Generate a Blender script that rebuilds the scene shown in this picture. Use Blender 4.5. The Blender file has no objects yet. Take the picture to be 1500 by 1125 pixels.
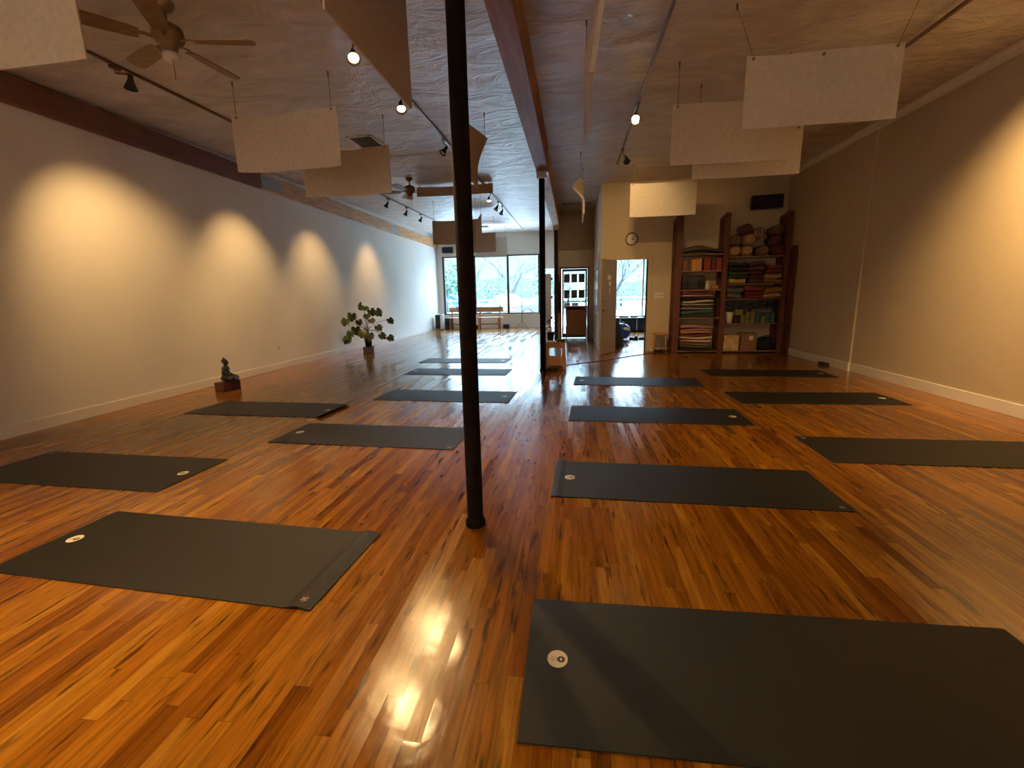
import bpy, bmesh, math, random
from mathutils import Vector, Matrix, Euler, noise
random.seed(7)
PI = math.pi
S = bpy.context.scene
COL = S.collection
WM = {}

# ------------------------------------------------------------------ node helpers
def new_mat(name):
    m = bpy.data.materials.new(name); m.use_nodes = True
    nt = m.node_tree; nt.nodes.clear()
    out = nt.nodes.new('ShaderNodeOutputMaterial')
    return m, nt, out

def nd(nt, t, **kw):
    n = nt.nodes.new(t)
    for k, v in kw.items(): setattr(n, k, v)
    return n

def mth(nt, op, a, b=None, c=None):
    n = nt.nodes.new('ShaderNodeMath'); n.operation = op
    for i, v in enumerate((a, b, c)):
        if v is None: continue
        if isinstance(v, (int, float)): n.inputs[i].default_value = v
        else: nt.links.new(v, n.inputs[i])
    return n.outputs[0]

def rgba(c): return (c[0], c[1], c[2], 1.0)

def pm(name, col, rough=0.6, var=0.12, scale=12.0, bump=0.0, bscale=60.0, stretch=(1, 1, 1), metal=0.0,
       spec=0.5, coat=0.0, sheen=0.0, detail=3.0, col2=None):
    """plain procedural surface: noise-mottled colour, optional bump"""
    m, nt, out = new_mat(name)
    p = nd(nt, 'ShaderNodeBsdfPrincipled')
    nt.links.new(p.outputs[0], out.inputs[0])
    tc = nd(nt, 'ShaderNodeTexCoord'); mp = nd(nt, 'ShaderNodeMapping')
    mp.inputs['Scale'].default_value = stretch
    nt.links.new(tc.outputs['Object'], mp.inputs[0])
    nz = nd(nt, 'ShaderNodeTexNoise'); nz.inputs['Scale'].default_value = scale; nz.inputs['Detail'].default_value = detail
    nt.links.new(mp.outputs[0], nz.inputs['Vector'])
    rp = nd(nt, 'ShaderNodeValToRGB')
    a = col2 if col2 else tuple(max(0, c * (1 - var)) for c in col)
    b = col if col2 else tuple(min(1, c * (1 + var)) for c in col)
    rp.color_ramp.elements[0].position = 0.3; rp.color_ramp.elements[0].color = rgba(a)
    rp.color_ramp.elements[1].position = 0.7; rp.color_ramp.elements[1].color = rgba(b)
    nt.links.new(nz.outputs['Fac'], rp.inputs[0])
    nt.links.new(rp.outputs[0], p.inputs['Base Color'])
    p.inputs['Roughness'].default_value = rough; p.inputs['Metallic'].default_value = metal
    p.inputs['Specular IOR Level'].default_value = spec
    p.inputs['Coat Weight'].default_value = coat
    if sheen: p.inputs['Sheen Weight'].default_value = sheen
    if bump:
        n2 = nd(nt, 'ShaderNodeTexNoise'); n2.inputs['Scale'].default_value = bscale; n2.inputs['Detail'].default_value = 4
        nt.links.new(mp.outputs[0], n2.inputs['Vector'])
        bp = nd(nt, 'ShaderNodeBump'); bp.inputs['Strength'].default_value = bump; bp.inputs['Distance'].default_value = 0.01
        nt.links.new(n2.outputs['Fac'], bp.inputs['Height']); nt.links.new(bp.outputs[0], p.inputs['Normal'])
    return m

def stripes(name, cols, scale, rough=0.9, axis='Z'):
    """woven stripes across one axis"""
    m, nt, out = new_mat(name)
    p = nd(nt, 'ShaderNodeBsdfPrincipled'); nt.links.new(p.outputs[0], out.inputs[0])
    tc = nd(nt, 'ShaderNodeTexCoord'); sp = nd(nt, 'ShaderNodeSeparateXYZ')
    nt.links.new(tc.outputs['Object'], sp.inputs[0])
    f = mth(nt, 'FRACT', mth(nt, 'MULTIPLY', sp.outputs[axis], scale))
    rp = nd(nt, 'ShaderNodeValToRGB'); rp.color_ramp.interpolation = 'CONSTANT'
    els = rp.color_ramp.elements
    while len(els) < len(cols): els.new(0.5)
    for i, c in enumerate(cols):
        els[i].position = i / len(cols); els[i].color = rgba(c)
    nt.links.new(f, rp.inputs[0]); nt.links.new(rp.outputs[0], p.inputs['Base Color'])
    p.inputs['Roughness'].default_value = rough
    nz = nd(nt, 'ShaderNodeTexNoise'); nz.inputs['Scale'].default_value = 160
    bp = nd(nt, 'ShaderNodeBump'); bp.inputs['Strength'].default_value = 0.5; bp.inputs['Distance'].default_value = 0.005
    nt.links.new(tc.outputs['Object'], nz.inputs['Vector'])
    nt.links.new(nz.outputs['Fac'], bp.inputs['Height']); nt.links.new(bp.outputs[0], p.inputs['Normal'])
    return m

def glass(name, tint=(1, 1, 1), refl=0.08):
    m, nt, out = new_mat(name)
    t = nd(nt, 'ShaderNodeBsdfTransparent'); t.inputs[0].default_value = rgba(tint)
    g = nd(nt, 'ShaderNodeBsdfGlossy'); g.inputs['Roughness'].default_value = 0.02
    lw = nd(nt, 'ShaderNodeLayerWeight'); lw.inputs['Blend'].default_value = 0.25
    mx = nd(nt, 'ShaderNodeMixShader')
    nt.links.new(mth(nt, 'MULTIPLY_ADD', lw.outputs['Fresnel'], 0.6, refl * 0.3), mx.inputs[0])
    nt.links.new(t.outputs[0], mx.inputs[1]); nt.links.new(g.outputs[0], mx.inputs[2])
    nt.links.new(mx.outputs[0], out.inputs[0])
    return m

def emit(name, col, strength):
    m, nt, out = new_mat(name)
    e = nd(nt, 'ShaderNodeEmission'); e.inputs[0].default_value = rgba(col); e.inputs[1].default_value = strength
    nt.links.new(e.outputs[0], out.inputs[0]); return m

def wood_floor():
    m, nt, out = new_mat('strip_oak_floor')
    L = nt.links
    p = nd(nt, 'ShaderNodeBsdfPrincipled'); L.new(p.outputs[0], out.inputs[0])
    tc = nd(nt, 'ShaderNodeTexCoord'); sp = nd(nt, 'ShaderNodeSeparateXYZ'); L.new(tc.outputs['Object'], sp.inputs[0])
    W = 0.0572
    xs = mth(nt, 'DIVIDE', sp.outputs['X'], W)
    row = mth(nt, 'FLOOR', xs); fx = mth(nt, 'FRACT', xs)
    w1 = nd(nt, 'ShaderNodeTexWhiteNoise', noise_dimensions='1D'); L.new(row, w1.inputs['W'])
    w1b = nd(nt, 'ShaderNodeTexWhiteNoise', noise_dimensions='1D'); L.new(mth(nt, 'ADD', row, 91.7), w1b.inputs['W'])
    ln = mth(nt, 'MULTIPLY_ADD', w1b.outputs['Value'], 0.9, 0.5)
    ys = mth(nt, 'ADD', mth(nt, 'DIVIDE', sp.outputs['Y'], ln), mth(nt, 'MULTIPLY', w1.outputs['Value'], 17.0))
    brd = mth(nt, 'FLOOR', ys); fy = mth(nt, 'FRACT', ys)
    cv = nd(nt, 'ShaderNodeCombineXYZ'); L.new(row, cv.inputs[0]); L.new(brd, cv.inputs[1])
    w2 = nd(nt, 'ShaderNodeTexWhiteNoise', noise_dimensions='3D'); L.new(cv.outputs[0], w2.inputs['Vector'])
    rp = nd(nt, 'ShaderNodeValToRGB'); e = rp.color_ramp.elements
    cs = [(0.0, (0.16, 0.050, 0.004)), (0.10, (0.23, 0.078, 0.006)), (0.5, (0.29, 0.107, 0.007)), (0.88, (0.34, 0.140, 0.010)), (1.0, (0.39, 0.175, 0.016))]
    e[0].position, e[0].color = cs[0][0], rgba(cs[0][1]); e[1].position, e[1].color = cs[-1][0], rgba(cs[-1][1])
    for pos, c in cs[1:-1]:
        q = e.new(pos); q.color = rgba(c)
    L.new(w2.outputs['Value'], rp.inputs[0])
    # grain, stretched along the board, shifted board by board
    of = nd(nt, 'ShaderNodeVectorMath', operation='MULTIPLY_ADD')
    L.new(w2.outputs['Color'], of.inputs[0]); of.inputs[1].default_value = (31, 47, 13); 
    sc = nd(nt, 'ShaderNodeVectorMath', operation='MULTIPLY'); L.new(tc.outputs['Object'], sc.inputs[0]); sc.inputs[1].default_value = (34, 2.4, 1)
    L.new(sc.outputs[0], of.inputs[2])
    g1 = nd(nt, 'ShaderNodeTexNoise'); g1.inputs['Scale'].default_value = 1.0; g1.inputs['Detail'].default_value = 6; g1.inputs['Roughness'].default_value = 0.65; g1.inputs['Distortion'].default_value = 0.8
    L.new(of.outputs[0], g1.inputs['Vector'])
    gr = nd(nt, 'ShaderNodeMapRange'); L.new(g1.outputs['Fac'], gr.inputs[0])
    gr.inputs['From Min'].default_value = 0.3; gr.inputs['From Max'].default_value = 0.72; gr.inputs['To Min'].default_value = 0.50; gr.inputs['To Max'].default_value = 1.30
    mul = nd(nt, 'ShaderNodeVectorMath', operation='SCALE'); L.new(rp.outputs[0], mul.inputs[0]); L.new(gr.outputs[0], mul.inputs['Scale'])
    # dark mineral streaks and knots
    sc2 = nd(nt, 'ShaderNodeVectorMath', operation='MULTIPLY_ADD'); L.new(tc.outputs['Object'], sc2.inputs[0]); sc2.inputs[1].default_value = (24, 3.0, 1)
    L.new(w2.outputs['Color'], sc2.inputs[2])
    k1 = nd(nt, 'ShaderNodeTexNoise'); k1.inputs['Scale'].default_value = 1.1; k1.inputs['Detail'].default_value = 3; L.new(sc2.outputs[0], k1.inputs['Vector'])
    kr = nd(nt, 'ShaderNodeMapRange'); L.new(k1.outputs['Fac'], kr.inputs[0])
    kr.inputs['From Min'].default_value = 0.60; kr.inputs['From Max'].default_value = 0.69; kr.inputs['To Min'].default_value = 1.0; kr.inputs['To Max'].default_value = 0.34
    mul2 = nd(nt, 'ShaderNodeVectorMath', operation='SCALE'); L.new(mul.outputs[0], mul2.inputs[0]); L.new(kr.outputs[0], mul2.inputs['Scale'])
    # seams
    ex = mth(nt, 'MINIMUM', fx, mth(nt, 'SUBTRACT', 1.0, fx))
    ey = mth(nt, 'MULTIPLY', mth(nt, 'MINIMUM', fy, mth(nt, 'SUBTRACT', 1.0, fy)), mth(nt, 'DIVIDE', ln, W))
    ed = mth(nt, 'MINIMUM', ex, ey)
    sm = nd(nt, 'ShaderNodeMapRange'); L.new(ed, sm.inputs[0]); sm.inputs['From Max'].default_value = 0.035; sm.inputs['To Min'].default_value = 0.55; sm.inputs['To Max'].default_value = 1.0
    mul3 = nd(nt, 'ShaderNodeVectorMath', operation='SCALE'); L.new(mul2.outputs[0], mul3.inputs[0]); L.new(sm.outputs[0], mul3.inputs['Scale'])
    L.new(mul3.outputs[0], p.inputs['Base Color'])
    rr = mth(nt, 'MULTIPLY_ADD', w2.outputs['Value'], 0.11, 0.12)
    L.new(rr, p.inputs['Roughness'])
    p.inputs['Specular IOR Level'].default_value = 0.38
    # bump: seams, per-board height tilt, finish ripple
    n3 = nd(nt, 'ShaderNodeTexNoise'); n3.inputs['Scale'].default_value = 9; n3.inputs['Detail'].default_value = 3; L.new(tc.outputs['Object'], n3.inputs['Vector'])
    hh = mth(nt, 'ADD', mth(nt, 'MULTIPLY_ADD', n3.outputs['Fac'], 1.0, mth(nt, 'MULTIPLY', sm.outputs[0], 0.08)), mth(nt, 'MULTIPLY', g1.outputs['Fac'], 0.16))
    ge = nd(nt, 'ShaderNodeNewGeometry')
    tv = nd(nt, 'ShaderNodeVectorMath', operation='SUBTRACT'); L.new(w2.outputs['Color'], tv.inputs[0]); tv.inputs[1].default_value = (.5, .5, .5)
    t2 = nd(nt, 'ShaderNodeVectorMath', operation='MULTIPLY_ADD'); L.new(tv.outputs[0], t2.inputs[0]); t2.inputs[1].default_value = (.034, .012, 0); L.new(ge.outputs['Normal'], t2.inputs[2])
    t3 = nd(nt, 'ShaderNodeVectorMath', operation='NORMALIZE'); L.new(t2.outputs[0], t3.inputs[0])
    bp = nd(nt, 'ShaderNodeBump'); bp.inputs['Strength'].default_value = 0.4; bp.inputs['Distance'].default_value = 0.004
    L.new(hh, bp.inputs['Height']); L.new(t3.outputs[0], bp.inputs['Normal']); L.new(bp.outputs[0], p.inputs['Normal'])
    return m

def ceiling_mat():
    m, nt, out = new_mat('trowelled_ceiling_plaster'); L = nt.links
    p = nd(nt, 'ShaderNodeBsdfPrincipled'); L.new(p.outputs[0], out.inputs[0])
    tc = nd(nt, 'ShaderNodeTexCoord'); mp = nd(nt, 'ShaderNodeMapping'); L.new(tc.outputs['Object'], mp.inputs[0]); mp.inputs['Scale'].default_value = (0.8, 1.6, 1)
    n1 = nd(nt, 'ShaderNodeTexNoise'); n1.inputs['Scale'].default_value = 1.9; n1.inputs['Detail'].default_value = 8; n1.inputs['Roughness'].default_value = 0.62; n1.inputs['Distortion'].default_value = 1.2
    L.new(mp.outputs[0], n1.inputs['Vector'])
    rp = nd(nt, 'ShaderNodeValToRGB'); rp.color_ramp.elements[0].position = 0.3; rp.color_ramp.elements[0].color = (0.42, 0.36, 0.31, 1)
    rp.color_ramp.elements[1].position = 0.7; rp.color_ramp.elements[1].color = (0.66, 0.59, 0.52, 1)
    L.new(n1.outputs['Fac'], rp.inputs[0]); L.new(rp.outputs[0], p.inputs['Base Color'])
    p.inputs['Roughness'].default_value = 0.34
    bp = nd(nt, 'ShaderNodeBump'); bp.inputs['Strength'].default_value = 1.0; bp.inputs['Distance'].default_value = 0.09
    L.new(n1.outputs['Fac'], bp.inputs['Height']); L.new(bp.outputs[0], p.inputs['Normal'])
    return m

# ------------------------------------------------------------------ materials
M = {}
M['floor'] = wood_floor()
M['ceil'] = ceiling_mat()
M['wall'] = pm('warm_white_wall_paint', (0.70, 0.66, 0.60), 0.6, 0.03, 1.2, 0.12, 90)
M['wall_rear'] = pm('warm_lit_wall_tan', (0.50, 0.41, 0.29), 0.7, 0.04, 1.5, 0.1, 90)  # off-white wall with the yellow-brown of warm lamps put into its colour
M['wall_dark'] = pm('umber_wall_tone', (0.26, 0.19, 0.13), 0.7, 0.05, 2, 0.1, 80)
M['trim'] = pm('white_trim_paint', (0.72, 0.68, 0.62), 0.45, 0.03, 3)
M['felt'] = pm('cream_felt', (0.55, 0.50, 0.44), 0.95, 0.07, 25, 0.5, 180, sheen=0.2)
M['felt_shaded'] = pm('shaded_tan_felt', (0.40, 0.30, 0.21), 0.95, 0.07, 25, 0.5, 180, sheen=0.2)  # cream felt darkened: the brown of backlit panels is put into the colour
M['pole'] = pm('dark_brown_paint', (0.010, 0.006, 0.005), 0.85, 0.4, 14, 0.1, 40, spec=.06)
M['pole_red'] = pm('oxblood_paint', (0.05, 0.012, 0.008), 0.45, 0.3, 14)
M['ledger_dark'] = pm('dark_red_beam', (0.15, 0.042, 0.014), 0.6, 0.3, 3, 0.3, 20, stretch=(8, 0.6, 8))
M['ledger_light'] = pm('golden_beam', (0.50, 0.25, 0.085), 0.6, 0.35, 3, 0.3, 20, stretch=(8, 0.6, 8))
M['beam'] = pm('stained_fir_beam', (0.27, 0.105, 0.045), 0.6, 0.3, 3, 0.3, 20, stretch=(8, 0.5, 8))
M['steel'] = pm('galvanised_steel', (0.30, 0.29, 0.27), 0.45, 0.2, 30, metal=0.8)
M['black'] = pm('matte_black', (0.012, 0.012, 0.012), 0.5, 0.2, 30)
M['black_fab'] = pm('black_fabric', (0.012, 0.013, 0.02), 0.9, 0.3, 40, 0.4, 150)
M['mat'] = pm('charcoal_mat_rubber', (0.0068, 0.0062, 0.0048), 0.50, 0.10, 40, 0.35, 420, spec=0.5)
M['label'] = pm('paper_label', (0.72, 0.66, 0.58), 0.6, 0.03, 60)
M['ink'] = pm('dark_print', (0.03, 0.02, 0.02), 0.6, 0.1, 60)
M['print'] = pm('grey_print', (0.22, 0.18, 0.14), 0.6, 0.1, 60)
M['logo'] = pm('faded_pink_print', (0.42, 0.26, 0.22), 0.7, 0.1, 60)
M['bronze'] = pm('fan_bronze', (0.20, 0.13, 0.07), 0.4, 0.15, 20, metal=0.3)
M['blade'] = pm('fan_blade_veneer', (0.20, 0.12, 0.05), 0.5, 0.2, 8, stretch=(1, 6, 1))
M['fanwhite'] = pm('frosted_cover', (0.62, 0.60, 0.58), 0.5, 0.04, 8)
M['track'] = pm('brown_track_metal', (0.16, 0.09, 0.05), 0.4, 0.1, 20, metal=0.5)
M['bulb'] = emit('lit_lamp_face', (1.0, 0.60, 0.18), 16)
M['bulb_dim'] = emit('lit_lamp_side', (1.0, 0.80, 0.5), 5)
M['glass'] = glass('window_glass')
M['darkframe'] = pm('dark_window_frame', (0.035, 0.03, 0.026), 0.5, 0.2, 20)
M['shelfwood'] = pm('redwood_shelf', (0.10, 0.022, 0.011), 0.5, 0.25, 4, 0.2, 30, stretch=(6, 6, 0.8))
M['shelfedge'] = pm('shelf_board', (0.24, 0.11, 0.06), 0.5, 0.2, 6, stretch=(1, 6, 6))
M['stool'] = pm('orange_pine', (0.50, 0.22, 0.045), 0.42, 0.15, 6, stretch=(8, 8, 1))
M['benchwood'] = pm('bench_pine', (0.36, 0.17, 0.075), 0.5, 0.2, 6, stretch=(1, 8, 8))
M['blockwood'] = pm('dark_wood_block', (0.075, 0.022, 0.016), 0.35, 0.25, 8)
M['doorpaint'] = pm('taupe_door_paint', (0.34, 0.27, 0.20), 0.5, 0.04, 2)
M['brass'] = pm('aged_brass', (0.22, 0.12, 0.05), 0.35, 0.1, 30, metal=0.9)
M['white'] = pm('white_plastic', (0.72, 0.72, 0.72), 0.4, 0.03, 10)
M['paper'] = pm('white_paper', (0.75, 0.74, 0.72), 0.7, 0.03, 12)
M['leaf'] = pm('leaf_green', (0.045, 0.075, 0.014), 0.4, 0.35, 10)
M['stem'] = pm('stem_brown', (0.10, 0.05, 0.03), 0.6, 0.2, 20)
M['stone'] = pm('dark_statue_bronze', (0.007, 0.006, 0.0055), 0.5, 0.4, 30, 0.3, 60)
M['soil'] = pm('potting_soil', (0.02, 0.014, 0.01), 0.95, 0.4, 60, 0.8, 80)

# ------------------------------------------------------------------ mesh builder
class MB:
    def __init__(s): s.bm = bmesh.new()
    def _add(s, vs, fs, mi=0):
        v = [s.bm.verts.new(p) for p in vs]
        for f in fs:
            try:
                q = s.bm.faces.new([v[i] for i in f]); q.material_index = mi
            except ValueError: pass
        return v
    def box(s, x0, x1, y0, y1, z0, z1, mi=0):
        vs = [(x, y, z) for z in (z0, z1) for y in (y0, y1) for x in (x0, x1)]
        s._add(vs, [(0, 2, 3, 1), (4, 5, 7, 6), (0, 1, 5, 4), (2, 6, 7, 3), (0, 4, 6, 2), (1, 3, 7, 5)], mi); return s
    def obox(s, c, size, rot=(0, 0, 0), mi=0):
        R = Euler(rot).to_matrix(); c = Vector(c); h = [d / 2 for d in size]
        vs = [c + R @ Vector((sx * h[0], sy * h[1], sz * h[2])) for sz in (-1, 1) for sy in (-1, 1) for sx in (-1, 1)]
        s._add(vs, [(0, 2, 3, 1), (4, 5, 7, 6), (0, 1, 5, 4), (2, 6, 7, 3), (0, 4, 6, 2), (1, 3, 7, 5)], mi); return s
    def bar(s, p0, p1, w, h, mi=0):
        """square bar from p0 to p1"""
        return s.tube([p0, p1], None, n=4, wh=(w, h), mi=mi)
    def tube(s, pts, r, n=8, caps=True, wh=None, mi=0):
        pts = [Vector(p) for p in pts]; rings = []
        rs = r if isinstance(r, (list, tuple)) else [r] * len(pts)
        for i, p in enumerate(pts):
            d = (pts[min(i + 1, len(pts) - 1)] - pts[max(i - 1, 0)]).normalized()
            up = Vector((0, 0, 1)) if abs(d.z) < 0.95 else Vector((0, 1, 0))
            a = d.cross(up).normalized(); b = a.cross(d).normalized()
            if wh: ring = [p + a * sx * wh[0] / 2 + b * sz * wh[1] / 2 for sx, sz in ((-1, -1), (1, -1), (1, 1), (-1, 1))]
            else: ring = [p + (a * math.cos(2 * PI * k / n) + b * math.sin(2 * PI * k / n)) * rs[i] for k in range(n)]
            rings.append([s.bm.verts.new(q) for q in ring])
        for i in range(len(rings) - 1):
            A, B = rings[i], rings[i + 1]
            for k in range(len(A)):
                f = s.bm.faces.new((A[k], A[(k + 1) % len(A)], B[(k + 1) % len(A)], B[k])); f.material_index = mi
        if caps:
            for R_, rev in ((rings[0], False), (rings[-1], True)):
                f = s.bm.faces.new(R_ if rev else R_[::-1]); f.material_index = mi
        return s
    def lathe(s, prof, c=(0, 0, 0), axis=(0, 0, 1), n=20, mi=0):
        """prof: list of (radius, height along axis)"""
        ax = Vector(axis).normalized(); q = Vector((0, 0, 1)).rotation_difference(ax); c = Vector(c); rings = []
        for r, h in prof:
            if r < 1e-6: rings.append([s.bm.verts.new(c + q @ Vector((0, 0, h)))])
            else: rings.append([s.bm.verts.new(c + q @ Vector((r * math.cos(2 * PI * k / n), r * math.sin(2 * PI * k / n), h))) for k in range(n)])
        for A, B in zip(rings, rings[1:]):
            for k in range(n):
                vs = [A[k % len(A)], A[(k + 1) % len(A)], B[(k + 1) % len(B)], B[k % len(B)]]
                u = []
                for v in vs:
                    if v not in u: u.append(v)
                if len(u) > 2:
                    f = s.bm.faces.new(u); f.material_index = mi
        for R_, rev in ((rings[0], True), (rings[-1], False)):
            if len(R_) > 2: s.bm.faces.new(R_[::-1] if rev else R_).material_index = mi
        return s
    def prism(s, poly, a0, a1, plane='xz', mi=0, cap=True):
        """polygon extruded along the third axis"""
        def P(u, v, w): return {'xz': (u, w, v), 'yz': (w, u, v), 'xy': (u, v, w)}[plane]
        n = len(poly)
        A = [s.bm.verts.new(P(u, v, a0)) for u, v in poly]; B = [s.bm.verts.new(P(u, v, a1)) for u, v in poly]
        for k in range(n): s.bm.faces.new((A[k], A[(k + 1) % n], B[(k + 1) % n], B[k])).material_index = mi
        if cap:
            s.bm.faces.new(A[::-1]).material_index = mi; s.bm.faces.new(B).material_index = mi
        return s
    def ell(s, c, r, rot=(0, 0, 0), nu=14, nv=9, mi=0, pw=1.0):
        R = Euler(rot).to_matrix(); c = Vector(c); rings = []
        f = lambda t: math.copysign(abs(t) ** pw, t)
        for j in range(nv + 1):
            ph = -PI / 2 + PI * j / nv
            if j in (0, nv): rings.append([s.bm.verts.new(c + R @ Vector((0, 0, r[2] * f(math.sin(ph)))))])
            else: rings.append([s.bm.verts.new(c + R @ Vector((r[0] * f(math.cos(ph)) * f(math.cos(2 * PI * k / nu)), r[1] * f(math.cos(ph)) * f(math.sin(2 * PI * k / nu)), r[2] * f(math.sin(ph))))) for k in range(nu)])
        for A, B in zip(rings, rings[1:]):
            for k in range(nu):
                u = []
                for v in (A[k % len(A)], A[(k + 1) % len(A)], B[(k + 1) % len(B)], B[k % len(B)]):
                    if v not in u: u.append(v)
                s.bm.faces.new(u).material_index = mi
        return s
    def sheet(s, fn, nu, nv, th, mi=0):
        """thick sheet: fn(u,v)->point, thickness along the local normal"""
        P = [[Vector(fn(i / nu, j / nv)) for j in range(nv + 1)] for i in range(nu + 1)]
        def nrm(i, j):
            a = P[min(i + 1, nu)][j] - P[max(i - 1, 0)][j]; b = P[i][min(j + 1, nv)] - P[i][max(j - 1, 0)]
            return a.cross(b).normalized()
        F = [[s.bm.verts.new(P[i][j] + nrm(i, j) * th / 2) for j in range(nv + 1)] for i in range(nu + 1)]
        B = [[s.bm.verts.new(P[i][j] - nrm(i, j) * th / 2) for j in range(nv + 1)] for i in range(nu + 1)]
        for i in range(nu):
            for j in range(nv):
                s.bm.faces.new((F[i][j], F[i + 1][j], F[i + 1][j + 1], F[i][j + 1])); s.bm.faces.new((B[i][j], B[i][j + 1], B[i + 1][j + 1], B[i + 1][j]))
        for i in range(nu):
            s.bm.faces.new((F[i][0], B[i][0], B[i + 1][0], F[i + 1][0])); s.bm.faces.new((F[i][nv], F[i + 1][nv], B[i + 1][nv], B[i][nv]))
        for j in range(nv):
            s.bm.faces.new((F[0][j], F[0][j + 1], B[0][j + 1], B[0][j])); s.bm.faces.new((F[nu][j], B[nu][j], B[nu][j + 1], F[nu][j + 1]))
        return s
    def build(s, name, mat, parent=None, smooth=False, bevel=0.0, seg=2, sub=0):
        """vertices are given in world space; they are moved into the parent's space"""
        me = bpy.data.meshes.new(name)
        bmesh.ops.recalc_face_normals(s.bm, faces=s.bm.faces[:])
        if parent is not None: s.bm.transform(WM[parent.name].inverted())
        s.bm.to_mesh(me); s.bm.free()
        o = bpy.data.objects.new(name, me); COL.objects.link(o)
        for m in (mat if isinstance(mat, (list, tuple)) else [mat]): me.materials.append(m)
        WM[o.name] = WM[parent.name].copy() if parent is not None else Matrix.Identity(4)
        if parent is not None: o.parent = parent
        if smooth:
            me.shade_smooth()
        if bevel:
            b = o.modifiers.new('bev', 'BEVEL'); b.width = bevel; b.segments = seg; b.limit_method = 'ANGLE'; b.angle_limit = math.radians(40)
        if sub:
            u = o.modifiers.new('sub', 'SUBSURF'); u.levels = sub; u.render_levels = sub
        return o

def tag(o, label, cat, group=None):
    o['label'] = label; o['category'] = cat
    if group: o['group'] = group
    return o
def thing(name, label, cat, loc=(0, 0, 0), rz=0.0, group=None):
    o = bpy.data.objects.new(name, None); COL.objects.link(o)
    o.empty_display_size = 0.1
    o.location = loc; o.rotation_euler = (0, 0, rz)
    WM[o.name] = Matrix.Translation(loc) @ Matrix.Rotation(rz, 4, 'Z')
    return tag(o, label, cat, group)
def struct(o): o['kind'] = 'structure'; return o
def dup(root, loc, rz=0.0, label=None, group=None):
    def cp(o, par):
        c = o.copy(); COL.objects.link(c)
        if par is not None: c.parent = par
        for ch in list(o.children):
            cp(ch, c)
        return c
    r = cp(root, None); r.location = loc; r.rotation_euler = (0, 0, rz)
    if label: r['label'] = label
    if group: r['group'] = group
    return r
def sr(a, b): return random.uniform(a, b)

# ------------------------------------------------------------------ room numbers
XL, XR, XR2 = -5.80, 4.52, 4.495
YR, YW, YB, YD = -2.6, 19.2, 10.8, 14.2      # rear wall, window wall, shelf wall, front door wall
zc = lambda y: 3.63 + 0.014 * y
ZR = 3.74
BX0, BX1, BZ = -0.63, -0.49, 3.35             # centre beam

# floor
struct(MB().box(XL - .1, 4.8, YR - .1, 19.4, -0.06, 0).build('floor', M['floor']))
# ceilings (left bay rises slightly towards the street)
m = MB()
vs = [(XL - .1, YR - .1, zc(YR)), (-0.56, YR - .1, zc(YR)), (-0.56, 19.4, zc(19.4)), (XL - .1, 19.4, zc(19.4))]
m._add(vs + [(x, y, z + .1) for x, y, z in vs], [(0, 1, 2, 3), (4, 5, 6, 7), (0, 1, 5, 4), (1, 2, 6, 5), (2, 3, 7, 6), (3, 0, 4, 7)])
m.box(-0.56, 4.8, YR - .1, 17.4, ZR, ZR + .1)
struct(m.build('ceiling', M['ceil']))
# walls
struct(MB().box(XL - .15, XL, YR - .1, 19.4, 0, 4.1).build('wall_left', M['wall']))
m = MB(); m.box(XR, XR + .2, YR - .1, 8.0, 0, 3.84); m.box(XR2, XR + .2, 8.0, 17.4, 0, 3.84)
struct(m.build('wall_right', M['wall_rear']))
struct(MB().box(XL - .15, XR + .2, YR - .2, YR, 0, 3.95).build('wall_rear', M['wall']))
# window wall
WX0, WX1, WZ0, WZ1 = -5.56, -1.42, 0.59, 3.02
DX0, DX1, DZ = -1.26, -0.90, 2.40
m = MB()
m.box(XL, WX0, YW, YW + .15, 0, 4.1); m.box(WX0, WX1, YW, YW + .15, 0, WZ0); m.box(WX0, WX1, YW, YW + .15, WZ1, 4.1)
m.box(WX1, DX0, YW, YW + .15, 0, 4.1); m.box(DX0, DX1 + .12, YW, YW + .15, DZ, 4.1); m.box(DX1 + .12, -.45, YW, YW + .15, 0, 4.1)
struct(m.build('wall_front', M['wall']))
# partition between the studio and the entrance
struct(MB().box(-0.56, -0.48, YD, YW, 0, 4.1).build('wall_entrance', M['wall']))
# shelf wall with doorway
DOX0, DOX1, DOZ = 0.95, 1.645, 2.09
m = MB()
m.box(0.60, DOX0, YB, YB + .12, 0, ZR); m.box(DOX0, DOX1, YB, YB + .12, DOZ, ZR); m.box(DOX1, XR2 + .02, YB, YB + .12, 0, ZR)
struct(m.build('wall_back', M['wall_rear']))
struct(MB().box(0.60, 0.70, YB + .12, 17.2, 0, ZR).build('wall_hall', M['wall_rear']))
# front door wall
m = MB(); m.box(-0.56, -0.42, YD, YD + .1, 0, 2.66); m.box(0.46, 0.60, YD, YD + .1, 0, 2.66); m.box(-0.42, 0.46, YD, YD + .1, 2.16, 2.66)
struct(m.build('wall_entry', M['wall_rear']))
struct(MB().box(-0.56, 0.60, YD - .10, YD + .1, 2.66, ZR).build('trim_5', M['wall_dark']))  # upper part of the entry wall in a darker umber tone
# changing room facade
CY = 16.9
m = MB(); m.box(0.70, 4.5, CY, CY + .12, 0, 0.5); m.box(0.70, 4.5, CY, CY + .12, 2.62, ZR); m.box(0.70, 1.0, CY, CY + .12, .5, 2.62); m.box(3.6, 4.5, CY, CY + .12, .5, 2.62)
struct(m.build('wall_changing', M['wall_rear']))

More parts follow.
